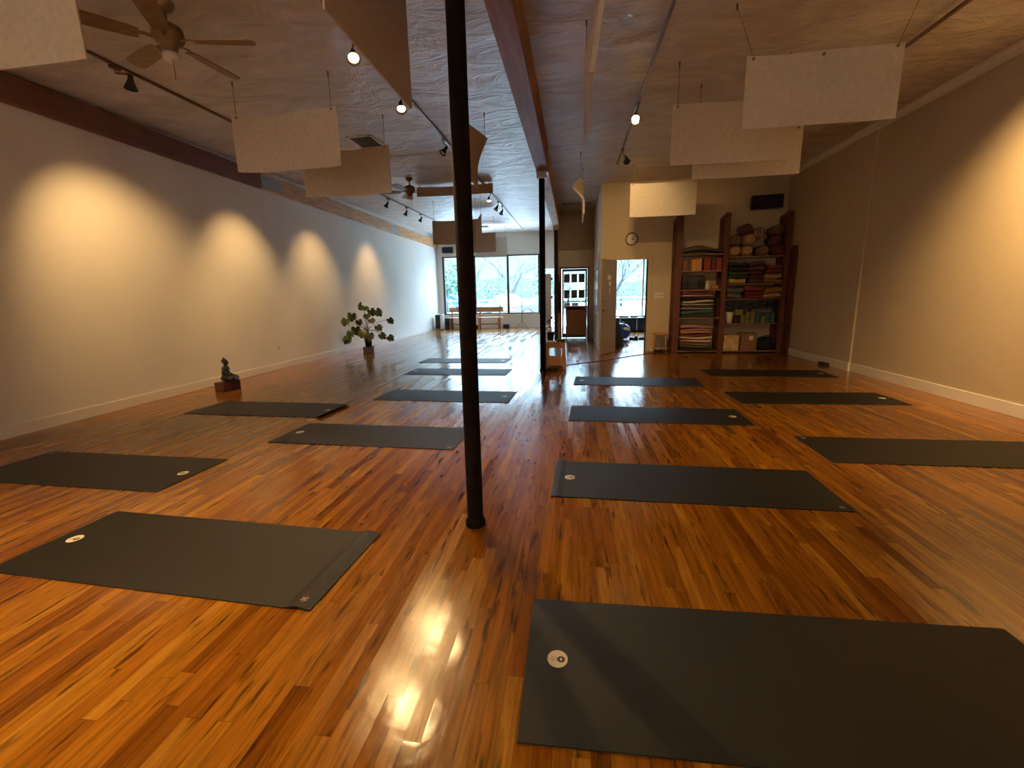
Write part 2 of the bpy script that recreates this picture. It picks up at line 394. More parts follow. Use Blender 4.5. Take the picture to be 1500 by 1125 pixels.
# baseboards
struct(MB().box(XL, XL + .018, YR, YW, 0, 0.13).build('baseboard_left', M['trim'], bevel=.004))
m = MB(); m.box(XR - .018, XR, YR, 8.0, 0, 0.14); m.box(XR2 - .018, XR2, 8.0, YB, 0, .14); m.box(XR2 - .018, XR, 7.985, 8.003, 0, .14)
struct(m.build('baseboard_right', M['trim'], bevel=.004))
struct(MB().box(DOX1 + .13, XR2, YB - .016, YB, 0, .10).build('baseboard_back', M['trim'], bevel=.004))
struct(MB().box(XL, -.95, YW - .016, YW, 0, .1).build('baseboard_front', M['trim'], bevel=.004))
# ledger beam on the left wall, two lengths joined by steel plates, dark red then golden
t1 = struct(MB().box(XL, XL + .09, YR, 8.15, 3.385, 3.665).build('trim_1', M['ledger_dark'], bevel=.006))
t2 = struct(MB().box(XL, XL + .09, 8.15, YW, 3.385, 3.675).build('trim_2', M['ledger_light'], bevel=.006))
def plate(y, par):
    b = MB(); b.box(XL + .09, XL + .096, y, y + .55, 3.40, 3.62); o = b.build('connector_plate', M['steel'], par)
    b = MB()
    for r in range(2):
        for k in range(4): b.lathe([(.014, 0), (.014, .008), (0, .012)], (XL + .096, y + .07 + k * .137, 3.45 + r * .12), (1, 0, 0), 6)
    b.build('bolt_head', M['steel'], o)
plate(8.16, t2); plate(14.2, t2)
# centre beam
m = MB(); m.box(BX0, BX1 + .06, YR, 8.0, BZ, zc(0) + .12); 
cb = struct(m.build('beam', M['beam'], bevel=.006))
struct(MB().box(BX0, BX1 + .06, 8.0, 14.35, BZ - .01, zc(14) + .05).build('beam', M['ledger_light'], bevel=.006))
struct(MB().box(BX0, BX1 + .06, 14.35, YW, BZ + .02, zc(19) + .05).build('beam', M['beam'], bevel=.006))
# columns
def column(x, y, r, h, mat, cap):
    b = MB(); b.lathe([(r + .012, 0), (r + .012, .03), (r, .034), (r, h)], (x, y, 0), n=28)
    o = struct(b.build('column', mat, smooth=False))
    if cap:
        b = MB(); b.box(BX0 + .0, BX1 + .05, y - .1, y + .1, h - .012, h); b.box(x - r - .03, x + r + .03, y - .07, y + .07, h - .10, h - .012)
        b.build('cap_plate', M['steel'], o)
    for p in o.data.polygons: p.use_smooth = len(p.vertices) == 4
    return o
column(-.575, 2.425, .047, BZ, M['pole'], True)
column(-.54, 8.02, .05, BZ - .01, M['pole'], True)
column(-.545, 14.12, .055, BZ - .01, M['pole_red'], True)
# cornice on the right wall
m = MB(); pr = [(0, 0), (-.10, .0), (-.10, -.012), (-.075, -.02), (-.06, -.045), (-.03, -.065), (-.015, -.075), (-.015, -.09), (0, -.09)]
m.prism([(XR + a, ZR + b) for a, b in pr], YR, 8.0); m.prism([(XR2 + a, ZR + b) for a, b in pr], 8.0, YB)
struct(m.build('trim_3', M['trim']))

# windows ----------------------------------------------------------------------
w = MB(); fw = .055
w.box(WX0, WX1, YW - .01, YW + .09, WZ1 - fw, WZ1); w.box(WX0, WX1, YW - .01, YW + .09, WZ0, WZ0 + fw)
w.box(WX0, WX0 + fw + .03, YW - .01, YW + .09, WZ0, WZ1); w.box(WX1 - fw, WX1, YW - .01, YW + .09, WZ0, WZ1)
MUL = (-4.17, -2.745)
for x in MUL: w.box(x - .045, x + .045, YW - .01, YW + .09, WZ0, WZ1)
win = struct(w.build('window_1', M['darkframe'], bevel=.004))
xs = [WX0, *MUL, WX1]
for a, b in zip(xs, xs[1:]):
    g = MB(); g.box(a + .03, b - .03, YW + .04, YW + .046, WZ0 + .03, WZ1 - .03); g.build('pane', M['glass'], win)
struct(MB().box(WX0 - .03, WX1 + .03, YW - .05, YW + .02, WZ0 - .03, WZ0).build('trim_4', M['trim'], bevel=.004))
# second street door with a strip of glass beside it
d = struct(MB().box(DX0, DX1 - .03, YW + .02, YW + .07, 0.0, 2.2).build('door_3', pm('brown_flush_door', (0.30, 0.21, 0.14), .6, .06, 3)))
g = MB(); g.box(DX0, DX1 + .12, YW + .04, YW + .046, 2.2, DZ); g.box(DX1 - .03, DX1 + .12, YW + .04, YW + .046, 0, 2.2); g.build('pane', M['glass'], d)
g = MB()
for z in (.35, 1.2, 1.95): g.box(DX1 - .05, DX1 + .03, YW - .01, YW + .02, z, z + .1)
g.build('hinge', M['black'], d)
# changing-room window
w = MB()
w.box(1.0, 3.6, CY - .01, CY + .08, .5, .55); w.box(1.0, 3.6, CY - .01, CY + .08, 2.57, 2.62)
for x in (1.0, 2.42, 3.54): w.box(x, x + .06, CY - .01, CY + .08, .5, 2.62)
win2 = struct(w.build('window_2', M['trim'], bevel=.003))
for a, b in ((1.03, 2.45), (2.45, 3.57)):
    g = MB(); g.box(a, b, CY + .03, CY + .036, .53, 2.6); g.build('pane', M['glass'], win2)
# frosted lettering seen from behind, too blurred to read
g = MB(); random.seed(3)
for k, x in enumerate((1.48, 1.62, 1.95, 2.24)):
    z = 2.36; y = CY + .028
    g.bar((x - .06, y, z + .12), (x, y, z), .022, .004); g.bar((x + .06, y, z + .12), (x, y, z), .022, .004); g.bar((x, y, z), (x + .01, y, z - .12), .022, .004)
for row, (z, n) in enumerate(((1.62, 5), (1.42, 8), (1.22, 7), (1.05, 5))):
    for k in range(n):
        x = 1.5 + k * .11 + .05 * row
        g.bar((x, CY + .028, z), (x + sr(-.04, .05), CY + .028, z + sr(.05, .1)), .014, .004)
        g.bar((x, CY + .028, z), (x + .05, CY + .028, z + sr(-.01, .03)), .014, .004)
g.build('lettering', pm('grey_window_vinyl', (.22, .27, .25), .6, .1, 20), win2)

# doors --------------------------------------------------------------------------
# casing of the changing-room doorway
m = MB(); m.box(DOX0 - .02, DOX0, YB - .02, YB + .14, 0, DOZ); m.box(DOX1, DOX1 + .02, YB - .02, YB + .14, 0, DOZ)
m.box(DOX1, DOX1 + .11, YB - .02, YB, 0, DOZ + .1); m.box(DOX0 - .11, DOX0, YB - .02, YB, 0, DOZ + .1); m.box(DOX0 - .11, DOX1 + .11, YB - .021, YB, DOZ, DOZ + .1)
struct(m.build('trim_6', M['wall_rear'], bevel=.004))
# open door leaf, hinged at the left jamb
hx, hy = 0.955, 10.77; ox, oy = 0.575, 10.09
ang = math.atan2(oy - hy, ox - hx); ln = math.hypot(ox - hx, oy - hy)
leaf = bpy.data.objects.new('door_2', None); COL.objects.link(leaf); leaf.location = (hx, hy, 0); leaf.rotation_euler = (0, 0, ang)
leaf['kind'] = 'structure'; WM['door_2'] = Matrix.Translation((hx, hy, 0)) @ Matrix.Rotation(ang, 4, 'Z')
def lb(): return MB()
def lbuild(b, name, mat, **kw):
    b.bm.transform(WM['door_2']); return b.build(name, mat, leaf, **kw)
lbuild(lb().box(0, ln, -.02, .02, .012, 2.075), 'leaf', M['doorpaint'], bevel=.003)
for sgn in (1, -1):
    b = lb(); b.lathe([(.03, 0), (.03, .012), (.012, .02), (.012, .05)], (ln - .07, sgn * .02, .98), (0, sgn, 0), 14)
    b.tube([(ln - .07, sgn * .065, .98), (ln - .18, sgn * .065, .985)], [.011, .009]); lbuild(b, 'lever_handle', M['brass'], smooth=True)
    b = lb(); b.lathe([(.026, 0), (.026, .014), (.0, .018)], (ln - .07, sgn * .02, 1.18), (0, sgn, 0), 14); lbuild(b, 'deadbolt', M['brass'])
def leaf_pt(u, v, z): return WM['door_2'] @ Vector((u, v, z))
for (u, z, wd, hh, lab) in ((.40, 1.64, .17, .10, 'wide white notice taped high on the open door'), (.36, 1.51, .11, .10, 'small square white notice below the wide one on the open door'), (.37, 1.34, .04, .13, 'narrow white sticker lowest on the open door')):
    b = MB(); b.box(u - wd / 2, u + wd / 2, .0205, .0225, z, z + hh); b.bm.transform(WM['door_2'])
    tag(b.build('paper_notice', M['paper']), lab, 'notice', 'notices on the open door')
# glazed front door
m = MB(); m.box(-.42, -.37, YD - .02, YD + .09, 0, 2.16); m.box(.41, .46, YD - .02, YD + .09, 0, 2.16); m.box(-.42, .46, YD - .02, YD + .09, 2.11, 2.16)
struct(m.build('trim_7', pm('door_frame_wood', (.14, .06, .03), .5, .2, 8), bevel=.003))
m = MB(); y0, y1 = YD + .02, YD + .065
m.box(-.36, -.31, y0, y1, .02, 2.1); m.box(.35, .40, y0, y1, .02, 2.1); m.box(-.36, .40, y0, y1, 2.03, 2.1); m.box(-.36, .40, y0, y1, .02, .14)
m.box(-.31, .35, y0 + .01, y1 - .01, 1.10, 1.14)
fd = struct(m.build('door_1', M['darkframe'], bevel=.003))
MB().box(-.31, .35, YD + .04, YD + .046, .14, 2.03).build('pane', M['glass'], fd)
b = MB(); b.tube([(-.17, YD - .02, 1.05), (-.17, YD - .02, 1.38)], .022); b.tube([(-.17, YD + .02, 1.08), (-.17, YD - .02, 1.08)], .01); b.tube([(-.17, YD + .02, 1.35), (-.17, YD - .02, 1.35)], .01)
b.build('pull_handle', M['steel'], fd, smooth=True)
# posters on the door glass
pcol = [pm('poster_maroon', (.10, .05, .045), .7, .5, 14, col2=(.04, .035, .04)), pm('poster_slate', (.06, .06, .075), .7, .5, 14, col2=(.03, .03, .035)), pm('poster_umber', (.13, .075, .04), .7, .5, 14, col2=(.05, .04, .03))]
ordn = ('left', 'middle', 'right')
for r, z in enumerate((1.70, 1.22)):
    for k, x in enumerate((-.31, -.085, .14)):
        b = MB(); b.box(x + .01, x + .185, YD + .028, YD + .032, z, z + .255)
        tag(b.build('poster', pcol[(r + k) % 3]), 'dark poster on the front door glass, %s one of the %s row' % (ordn[k], 'upper' if r == 0 else 'lower'), 'poster', 'posters on the front door')
for x, wd, lab in ((-.30, .19, 'pale sheet left of the handle on the front door glass'), (-.06, .20, 'pale sheet right of the handle on the front door glass')):
    b = MB(); b.box(x, x + wd, YD + .028, YD + .032, .92, 1.09); tag(b.build('paper_sheet', pm('lilac_paper', (.42, .42, .50), .7, .05, 20)), lab, 'notice', 'pale sheets on the front door')

# ================================================================== THINGS
# ---- yoga mats
ML, MW = 1.86, 0.66
def mat_sheet(curl):
    def fn(u, v):
        x = (u - .5) * ML; y = (v - .5) * MW; z = .0036 + .0006 * math.sin(9 * u + 3 * v)
        if curl:
            c, amt = curl
            hwid = .12 if amt > .01 else .07; t = max(0, (x * c - (ML / 2 - hwid)) / hwid); z += (amt * math.sin(PI * min(1, t) ** .8) if amt < .025 else amt * t * t * (1 + .5 * (v < .25) * (1 - 4 * v)))
        return (x, y, z)
    return fn
def yoga_mat(x, y, t, flip, label, curl=None):
    rz = t + (PI if flip else 0)
    root = thing('yoga_mat', label, 'yoga mat', (x, y, 0), rz, 'charcoal yoga mats laid out on the wood floor')
    W_ = WM[root.name]
    fn = mat_sheet(curl)
    b = MB(); b.sheet(fn, 96, 8, .006); b.bm.transform(W_); b.build('mat_sheet', M['mat'], root, smooth=False)
    def pz(px, py): return fn(px / ML + .5, py / MW + .5)[2]
    lx = -.815
    z = pz(lx, 0) + .0034
    b = MB(); b.lathe([(.041, 0), (.041, .0009)], (0, 0, 0), n=36)
    for v in b.bm.verts: v.co.x *= .92
    b.bm.transform(Matrix.Translation((lx, 0, z))); b.bm.transform(W_)
    lab = b.build('round_label', M['label'], root); lab['label'] = 'white round paper label'
    b = MB(); b.lathe([(.0145, 0), (.0145, .0004)], (lx + .013, -.002, z + .0009), n=24); b.bm.transform(W_); b.build('emblem_disc', M['ink'], lab)
    b = MB(); zz = z + .0014                               # pale leaf-like mark inside the dark disc
    for a in (-.8, 0, .8):
        c, s_ = math.cos(a), math.sin(a)
        P = [(0, 0), (.004, .0034), (.011, 0), (.004, -.0034)]
        b.prism([(lx + .0085 + p * c - q * s_, -.002 + p * s_ + q * c) for p, q in P], zz, zz + .0002, 'xy')
    b.bm.transform(W_); b.build('emblem_mark', M['label'], lab)
    b = MB()
    for k, (dx, hw) in enumerate(((-.006, .011), (-.0115, .006), (-.0175, .014), (-.0215, .012))):
        b.box(lx + dx, lx + dx + (.0026 if k == 0 else .0016), -hw - .002, hw - .002, z + .0009, z + .0012)
    b.bm.transform(W_); b.build('printed_lines', M['print'], lab)
    # small printed mark near the other end
    b = MB(); cx, cy = .872, -.28; z = pz(cx, cy) + .0031
    for dx, dy, r in ((0, 0, .008), (.012, .006, .005), (.010, -.009, .005), (-.011, .008, .005), (-.012, -.006, .005), (.002, .014, .004), (0, -.015, .004)):
        b.lathe([(r, 0), (r, .0006)], (cx + dx, cy + dy, z), n=10)
    b.bm.transform(W_); b.build('corner_mark', M['logo'], root)
    return root
yoga_mat(-2.047, 1.978, -.0543, False, 'large yoga mat at the lower left with a humped right edge, label at far left', (1, .013))
yoga_mat(-3.889, 3.018, -.0341, True, 'yoga mat cut by the left photo edge, its label near the right end', None)
yoga_mat(-3.799, 5.045, -.0456, True, 'yoga mat in front of the seated statue, its right edge curled', (-1, .030))
yoga_mat(-1.97, 4.072, -.0429, False, 'yoga mat whose right corner touches the near black column, no label in sight', None)
yoga_mat(-1.733, 5.879, -.0479, True, 'third yoga mat from the big window, crossed by the near column', None)
yoga_mat(-2.066, 7.857, -.0375, False, 'second yoga mat from the big window, label at its left end', None)
yoga_mat(-2.282, 9.289, -.0311, True, 'yoga mat nearest the big window, in the glare right of the plant', None)
yoga_mat(.762, 1.458, .0099, False, 'biggest and nearest yoga mat, filling the lower right corner', None)
yoga_mat(.792, 3.139, -.0301, False, 'yoga mat right of the near column, label at its left end', (-1, .006))
yoga_mat(.894, 5.008, -.0452, True, 'bluish lit yoga mat with its label at the right end, middle of the floor', None)
yoga_mat(.949, 6.993, -.0593, False, 'yoga mat nearest the open door, in the door light', (-1, .006))
yoga_mat(3.123, 7.763, -.0584, True, 'dark yoga mat nearest the wooden shelf', None)
yoga_mat(2.945, 5.932, .0082, True, 'yoga mat second from the wooden shelf along the right wall', None)
yoga_mat(2.954, 3.954, -.0149, True, 'yoga mat cut by the right photo edge, nearest the right wall', None)

# ---- hanging felt panels
def panel(loc, w, h, label, rz=0.0, cat_mat='felt', sag=.02, ripple=.012, tilt=0.0, bulge=None, cords=True, ceil=None, th=.012, spread=0.0, mids=False):
    """loc = top centre. rz=0 faces the camera (along x); rz=90 deg runs along the room"""
    root = thing('felt_panel', label, 'acoustic panel', loc, rz, 'felt panels hanging from the ceiling')
    W_ = WM[root.name]
    ph = sr(0, 6)
    def fn(u, v):
        x = (u - .5) * w; z = (v - 1) * h - sag * 4 * u * (1 - u) * (.55 + .45 * v) * (1 + .25 * math.sin(7 * u + ph))
        y = ripple * math.sin(5 * u + ph) * (.4 + .6 * v) + tilt * (1 - v)
        if bulge: y += bulge(u, v)
        return (x, y, z)
    b = MB(); b.sheet(fn, 28, 14, th); b.bm.transform(W_)
    b.build('felt_sheet', M[cat_mat], root, smooth=False)
    ch = (ceil if ceil is not None else zc(loc[1])) - loc[2]
    us = (.045, .955)
    for u in us:
        p = Vector(fn(u, .965)); q = Vector((p.x + (u - .5) * spread, p.y, ch))
        if cords:
            b = MB(); b.tube([p, q], .0028, 6); b.bm.transform(W_); b.build('cord', M['track'], root)
            b = MB(); b.tube([q + Vector((0, 0, -.05)), q], [.006, .009], 6); b.bm.transform(W_); b.build('ceiling_hook', M['track'], root)
        b = MB(); b.lathe([(.014, -.011), (.014, .011)], p, (0, 1, 0), 12); b.bm.transform(W_); b.build('grommet', M['bronze'], root)
    if mids:
        p = Vector(fn(.5, .955)); b = MB(); b.lathe([(.014, -.011), (.014, .011)], p, (0, 1, 0), 12); b.bm.transform(W_); b.build('grommet', M['bronze'], root)
    return root
panel((-3.15, 5.0, 3.365), 1.25, .59, 'left felt panel with wavy top below the near ceiling fan', sag=.035, ripple=.02)
panel((-3.07, 6.2, 3.345), 1.24, .60, 'felt panel under the square ceiling vent, partly behind a nearer panel', sag=.03)
panel((-3.98, 3.0, 3.50), 1.42, .53, 'grey felt panel cut off by the top left photo corner', sag=.02)
panel((-1.235, 3.02, 3.60), 1.24, .85, 'tan felt panel hiding the track lamps, left of the near column', rz=PI / 2, cat_mat='felt_shaded', sag=0.0, ripple=.006, ceil=zc(3.0))
panel((-1.31, 5.83, 3.42), 1.24, .62, 'tan felt panel with a curled top corner seen right behind the near column', rz=PI / 2, cat_mat='felt_shaded', sag=.0, ripple=.01,
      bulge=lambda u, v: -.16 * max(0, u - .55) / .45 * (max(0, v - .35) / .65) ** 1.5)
panel((-2.62, 10.3, 3.755), 1.72, .20, 'long shallow felt panel close under the ceiling behind the far fan', cat_mat='felt_shaded', sag=.015, ceil=zc(10.3) + .002)
panel((-3.08, 12.0, 3.31), 1.22, .60, 'backlit brown felt panel above the window speaker, left of the column', cat_mat='felt_shaded', sag=.015)
panel((-2.33, 11.4, 3.24), 1.20, .62, 'narrow orange looking felt panel seen end on by the near column', rz=PI / 2 + .315, cat_mat='felt_shaded', sag=.0)
panel((-3.11, 14.9, 3.35), 1.22, .60, 'backlit brown felt panel overlapping the top of the window middle', cat_mat='felt_shaded', sag=.012)
panel((-3.08, 17.2, 3.48), 1.22, .70, 'pale felt panel farthest away, just over the window mullion', cat_mat='felt', sag=.012)
panel((2.09, 4.6, 3.325), 1.23, .575, 'large felt panel with two studs and right cord, nearest on the right', sag=.008, ceil=ZR, spread=.35, mids=True)
panel((1.66, 5.55, 3.325), 1.22, .61, 'right felt panel with a bright lit left edge, behind the nearest one', sag=.006, ceil=ZR)
panel((2.04, 6.15, 3.215), 1.22, .52, 'lowest felt panel on the right showing only a pale lower strip', sag=.006, ceil=ZR)
panel((1.675, 9.4, 3.40), 1.22, .615, 'felt panel lit from below over the wall clock and shelf', sag=.02, ceil=ZR)
panel((.105, 3.98, 3.40), 1.42, .66, 'long thin felt panel seen edge on right of the centre beam', rz=PI / 2, sag=.0, ripple=.004, th=.03, ceil=ZR,
      bulge=lambda u, v: -.16 * max(0, .75 - u) * v * (1 - .2 * v))
panel((.165, 8.95, 3.33), 1.1, .60, 'small felt panel seen edge on with a bent corner, in front of the entrance', rz=PI / 2, sag=.0, ripple=.004, th=.03, ceil=ZR,
      bulge=lambda u, v: .20 * max(0, .6 - u) / .6 * max(0, 1 - abs(v - .74) / .34))

# ---- track lighting
def track(x, y0, y1, label, dz=0.0, right=False, boxes=()):
    z0, z1 = (ZR, ZR) if right else (zc(y0), zc(y1))
    root = thing('light_track', label, 'light track', (x, y0, z0), 0, 'ceiling light tracks')
    b = MB(); b.tube([(x, y0, z0 - .012), (x, y1, z1 - .012)], None, wh=(.035, .024)); b.build('rail', M['track'], root, bevel=.003)
    for e, z in ((y0, z0), (y1, z1)):
        b = MB(); b.box(x - .022, x + .022, e - .02, e + .02, z - .028, z); b.build('end_cap', M['track'], root)
    return root
track(-4.55, -2.0, 15.2, 'light track along the left wall')
track(-1.98, -1.5, 17.9, 'light track left of the centre beam towards the window')
track(.80, 1.2, 9.3, 'light track right of the centre beam')
track(3.27, 1.0, 7.4, 'light track near the right wall')
def spot_head(x, y, z, ztop, aim, label, lit=0, energy=0, size=70, blend=.6, col=(1, .62, .24), xt=None, beam=None):
    """bell shaped track head: adapter on the rail, stem, shade and lamp face"""
    xt = x if xt is None else xt
    root = thing('track_spotlight', label, 'spotlight', (xt, y, ztop), 0, 'spotlights on the ceiling tracks')
    a = (Vector(aim) - Vector((x, y, z))).normalized(); c = Vector((x, y, z)); back = c - a * .085
    b = MB(); b.box(xt - .022, xt + .022, y - .05, y + .05, ztop - .055, ztop - .024); b.build('track_adapter', M['track'], root, bevel=.004)
    b = MB(); b.tube([(xt, y, ztop - .05), (xt, y, ztop - .085), back], [.009, .009, .012], 8); b.build('stem', M['track'], root, smooth=True)
    b = MB(); b.lathe([(.018, -.085), (.024, -.06), (.026, -.03), (.038, 0), (.058, .045), (.060, .052), (.056, .052), (.036, .002), (0, -.01)], c, a, 20); 
    b.build('bell_shade', M['black'], root, smooth=True)
    b = MB(); b.lathe([(.046, 0), (.04, .006), (0, .010)], c + a * .028, a, 18)
    b.build('lamp_face', M['bulb'] if lit == 2 else (M['bulb_dim'] if lit == 1 else M['white']), root, smooth=True)
    if energy:
        L = bpy.data.lights.new('lamp_beam', 'SPOT'); L.energy = energy; L.color = col; L.spot_size = math.radians(size); L.spot_blend = blend; L.shadow_soft_size = .04
        lo = bpy.data.objects.new('lamp_beam', L); COL.objects.link(lo)
        bd = (Vector(beam) - c).normalized() if beam else a
        lo.location = c + a * .075; lo.rotation_euler = bd.to_track_quat('-Z', 'Y').to_euler()
    return root
KL = 1.15
tw = -4.55
# along the left wall: seven heads washing the wall, some hidden behind the hanging panels
spot_head(-4.40, 4.44, 3.50, zc(4.44), (-5.8, 5.45, 1.35), 'black spotlight left of the near fan, aimed at the left wall', 0, 112 * KL, 76, .95, xt=tw)
spot_head(-4.50, 7.30, 3.53, zc(7.3), (-5.8, 7.5, 1.25), 'spotlight hidden behind the second left felt panel, lighting the wall', 1, 85 * KL, 74, .95, xt=tw)
spot_head(-4.50, 9.6, 3.56, zc(9.6), (-5.8, 9.8, 1.25), 'spotlight hidden behind left felt panels, before the far fan', 1, 72 * KL, 74, .95, xt=tw)
spot_head(-4.60, 11.24, 3.60, zc(11.24), (-5.6, 11.0, 2.0), 'first black spotlight past the left felt panels', 0, 0, xt=tw)
spot_head(-4.58, 12.51, 3.615, zc(12.51), (-5.8, 12.6, 1.25), 'lit spotlight left of the far fan, middle one of three', 1, 72 * KL, 74, .95, xt=tw)
spot_head(-4.56, 13.67, 3.63, zc(13.67), (-5.6, 13.9, 2.0), 'black spotlight nearest the brown panel by the window', 0, 0, xt=tw)
spot_head(-4.50, -.4, 3.43, zc(-.4), (-5.8, -.4, 1.2), 'spotlight beyond the photo left edge, washing the left wall', 1, 75 * KL, 74, .95, xt=tw)
# centre-left track
t2x = -1.98
spot_head(-1.99, 4.34, 3.50, zc(4.34), (-.9, 2.2, 0.3), 'brightest glowing spotlight at the edge of the tan panel', 2, 80 * KL, 95, .9, xt=t2x)
spot_head(-2.00, 5.53, 3.52, zc(5.53), (-1.2, 3.6, 0.3), 'second glowing spotlight at the lower corner of the tan panel', 2, 75 * KL, 95, .9, xt=t2x)
spot_head(-1.98, 7.25, 3.54, zc(7.25), (-3.2, 6.4, 1.6), 'black spotlight just left of the near column', 0, 0, xt=t2x)
spot_head(-2.02, 11.22, 3.60, zc(11.2), (-1.9, 10.8, 2.8), 'brassy spotlight first right of the near column', 1, 0, xt=t2x)
spot_head(-2.03, 12.35, 3.61, zc(12.35), (-2.8, 11.9, 2.2), 'middle black spotlight right of the near column', 0, 0, xt=t2x)
spot_head(-2.00, 13.03, 3.62, zc(13.0), (-2.6, 12.5, 2.2), 'last black spotlight on the track towards the window', 0, 0, xt=t2x)
spot_head(-2.00, 1.2, 3.47, zc(1.2), (-3.0, 0.6, 0), 'spotlight above the photo, lighting the floor at lower left', 1, 165 * KL, 100, .9, xt=t2x)
# centre-right track
spot_head(.775, 6.48, 3.55, ZR, (.60, 5.2, 2.2), 'glowing spotlight left of the right hand felt panels', 2, 145 * KL, 78, 1, xt=.80, beam=(1.0, 9.4, 2.05))
spot_head(.87, 8.36, 3.55, ZR, (1.6, 10.8, 2.4), 'black spotlight farthest on the right track', 1, 22 * KL, 90, .8, xt=.80)
# right track
spot_head(3.32, 4.30, 3.55, ZR, (4.52, 4.85, 2.2), 'spotlight above the photo right edge, lighting the right wall', 1, 290 * KL, 88, 1, xt=3.27)
spot_head(3.27, 2.2, 3.55, ZR, (3.25, 4.7, 0.2), 'added unseen spotlight on the right track, brightening the floor at right', 1, 150 * KL, 80, .9, xt=3.27)  # unseen head added to brighten the floor on this side

# unseen fill heads added to bounce light off the rear wall
spot_head(-2.0, -1.0, 3.45, zc(-1), (-2.6, -2.6, 1.6), 'added fill spotlight behind the camera, left one aimed at the rear wall', 1, 480 * KL, 130, .8, (1, .83, .62), xt=-1.98)
spot_head(2.2, 1.35, 3.5, ZR, (1.6, -2.6, 1.6), 'added unseen fill spotlight, right one aimed at the rear wall', 1, 170 * KL, 120, .8, (1, .80, .56), xt=.80)

# ---- ceiling fans
def ceiling_fan(x, y, ztop, drop, phase, label, r=.66):
    root = thing('ceiling_fan', label, 'ceiling fan', (x, y, ztop), 0, 'ceiling fans')
    MB().lathe([(.075, 0), (.075, -.02), (.05, -.06), (.025, -.075), (0, -.075)], (x, y, ztop)).build('canopy', M['bronze'], root, smooth=True)
    MB().tube([(x, y, ztop - .07), (x, y, ztop - drop)], .013).build('downrod', M['bronze'], root, smooth=True)
    zm = ztop - drop
    MB().lathe([(.03, .03), (.07, .01), (.105, -.01), (.112, -.05), (.112, -.09), (.09, -.12), (.06, -.13), (.055, -.17), (.03, -.19), (0, -.19)], (x, y, zm), n=28).build('motor_housing', M['bronze'], root, smooth=True)
    MB().lathe([(.05, -.185), (.062, -.21), (.055, -.245), (.03, -.26), (0, -.262)], (x, y, zm)).build('switch_cup', M['fanwhite'], root, smooth=True)
    MB().tube([(x + .04, y - .03, zm - .23), (x + .04, y - .03, zm - .40)], .0025, 6).build('pull_chain', M['brass'], root)
    for k in range(5):
        a = phase + k * 2 * PI / 5; ca, sa = math.cos(a), math.sin(a)
        T = Matrix.Translation((x, y, zm - .105)) @ Matrix.Rotation(a, 4, 'Z')
        b = MB(); b.prism([(.19, -.05), (.26, -.062), (.5, -.072), (r - .03, -.07), (r, -.045), (r + .008, 0), (r, .045), (r - .03, .07), (.5, .072), (.26, .062), (.19, .05)], -.004, .004, 'xy')
        b.bm.transform(T @ Matrix.Rotation(.21, 4, 'X')); bl = b.build('fan_blade', M['blade'], root)
        b = MB(); b.tube([(.09, 0, 0), (.15, 0, .012), (.2, 0, .006), (.27, 0, .005)], None, wh=(.03, .008)); b.bm.transform(T @ Matrix.Rotation(.21, 4, 'X')); b.build('blade_iron', M['bronze'], bl)
    return root
ceiling_fan(-3.24, 3.68, zc(3.68), .17, math.radians(12), 'bronze ceiling fan at the top left, near and large')
ceiling_fan(-3.37, 9.52, zc(9.5), .17, math.radians(47), 'small distant bronze ceiling fan left of the near column')

# ---- ceiling vents
def vent(x0, x1, y0, y1, z, nsl, label, mt='fanwhite', along='x'):
    root = thing('ceiling_vent', label, 'vent', ((x0 + x1) / 2, (y0 + y1) / 2, z), 0, 'ceiling vents')
    b = MB(); f = .035
    b.box(x0, x1, y0, y0 + f, z - .015, z); b.box(x0, x1, y1 - f, y1, z - .015, z); b.box(x0, x0 + f, y0, y1, z - .015, z); b.box(x1 - f, x1, y0, y1, z - .015, z)
    b.build('frame', M[mt], root)
    MB().box(x0 + f, x1 - f, y0 + f, y1 - f, z - .003, z - .001).build('duct_opening', M['black'], root)
    for k in range(nsl):
        b = MB()
        if along == 'x':
            y = y0 + f + (y1 - y0 - 2 * f) * (k + .5) / nsl; b.obox(((x0 + x1) / 2, y, z - .009), (x1 - x0 - 2 * f, .022, .003), (.6, 0, 0))
        else:
            x = x0 + f + (x1 - x0 - 2 * f) * (k + .5) / nsl; b.obox((x, (y0 + y1) / 2, z - .009), (.022, y1 - y0 - 2 * f, .003), (0, .6, 0))
        b.build('slat', M[mt], root)
vent(-3.40, -2.99, 6.92, 7.46, zc(7.2), 9, 'square ceiling vent behind the two left felt panels')
vent(-.36, .50, 12.65, 13.1, ZR, 6, 'wide flat ceiling vent before the entrance door', 'fanwhite')
vent(-3.6, -3.1, 16.9, 17.2, zc(17), 5, 'small dark ceiling vent close to the front window', 'bronze')

# ---- wall clock
def wall_clock(x, y, z, r):
    root = thing('wall_clock', 'round wall clock with dark rim above the open doorway', 'clock', (x, y, z))
    MB().lathe([(r, 0), (r, .025), (r - .008, .035), (r - .022, .035), (r - .024, .010)], (x, y, z), (0, -1, 0), 36).build('rim', M['blockwood'], root, smooth=True)
    MB().lathe([(r - .023, .0), (r - .023, .016)], (x, y, z), (0, -1, 0), 36).build('dial', M['label'], root)
    b = MB()
    for k in range(12):
        a = 2 * PI * k / 12; rr = r - .045
        b.obox((x + rr * math.sin(a), y - .0172, z + rr * math.cos(a)), (.011, .003, .024), (0, a, 0))
    b.build('hour_marks', M['ink'], root)
    for nm, ln_, wd, a in (('hour_hand', .062, .014, math.radians(97)), ('minute_hand', .092, .010, math.radians(33))):
        b = MB(); b.obox((x + math.sin(a) * (ln_ / 2 - .012), y - .021, z + math.cos(a) * (ln_ / 2 - .012)), (wd, .003, ln_), (0, a, 0)); b.build(nm, M['ink'], root)
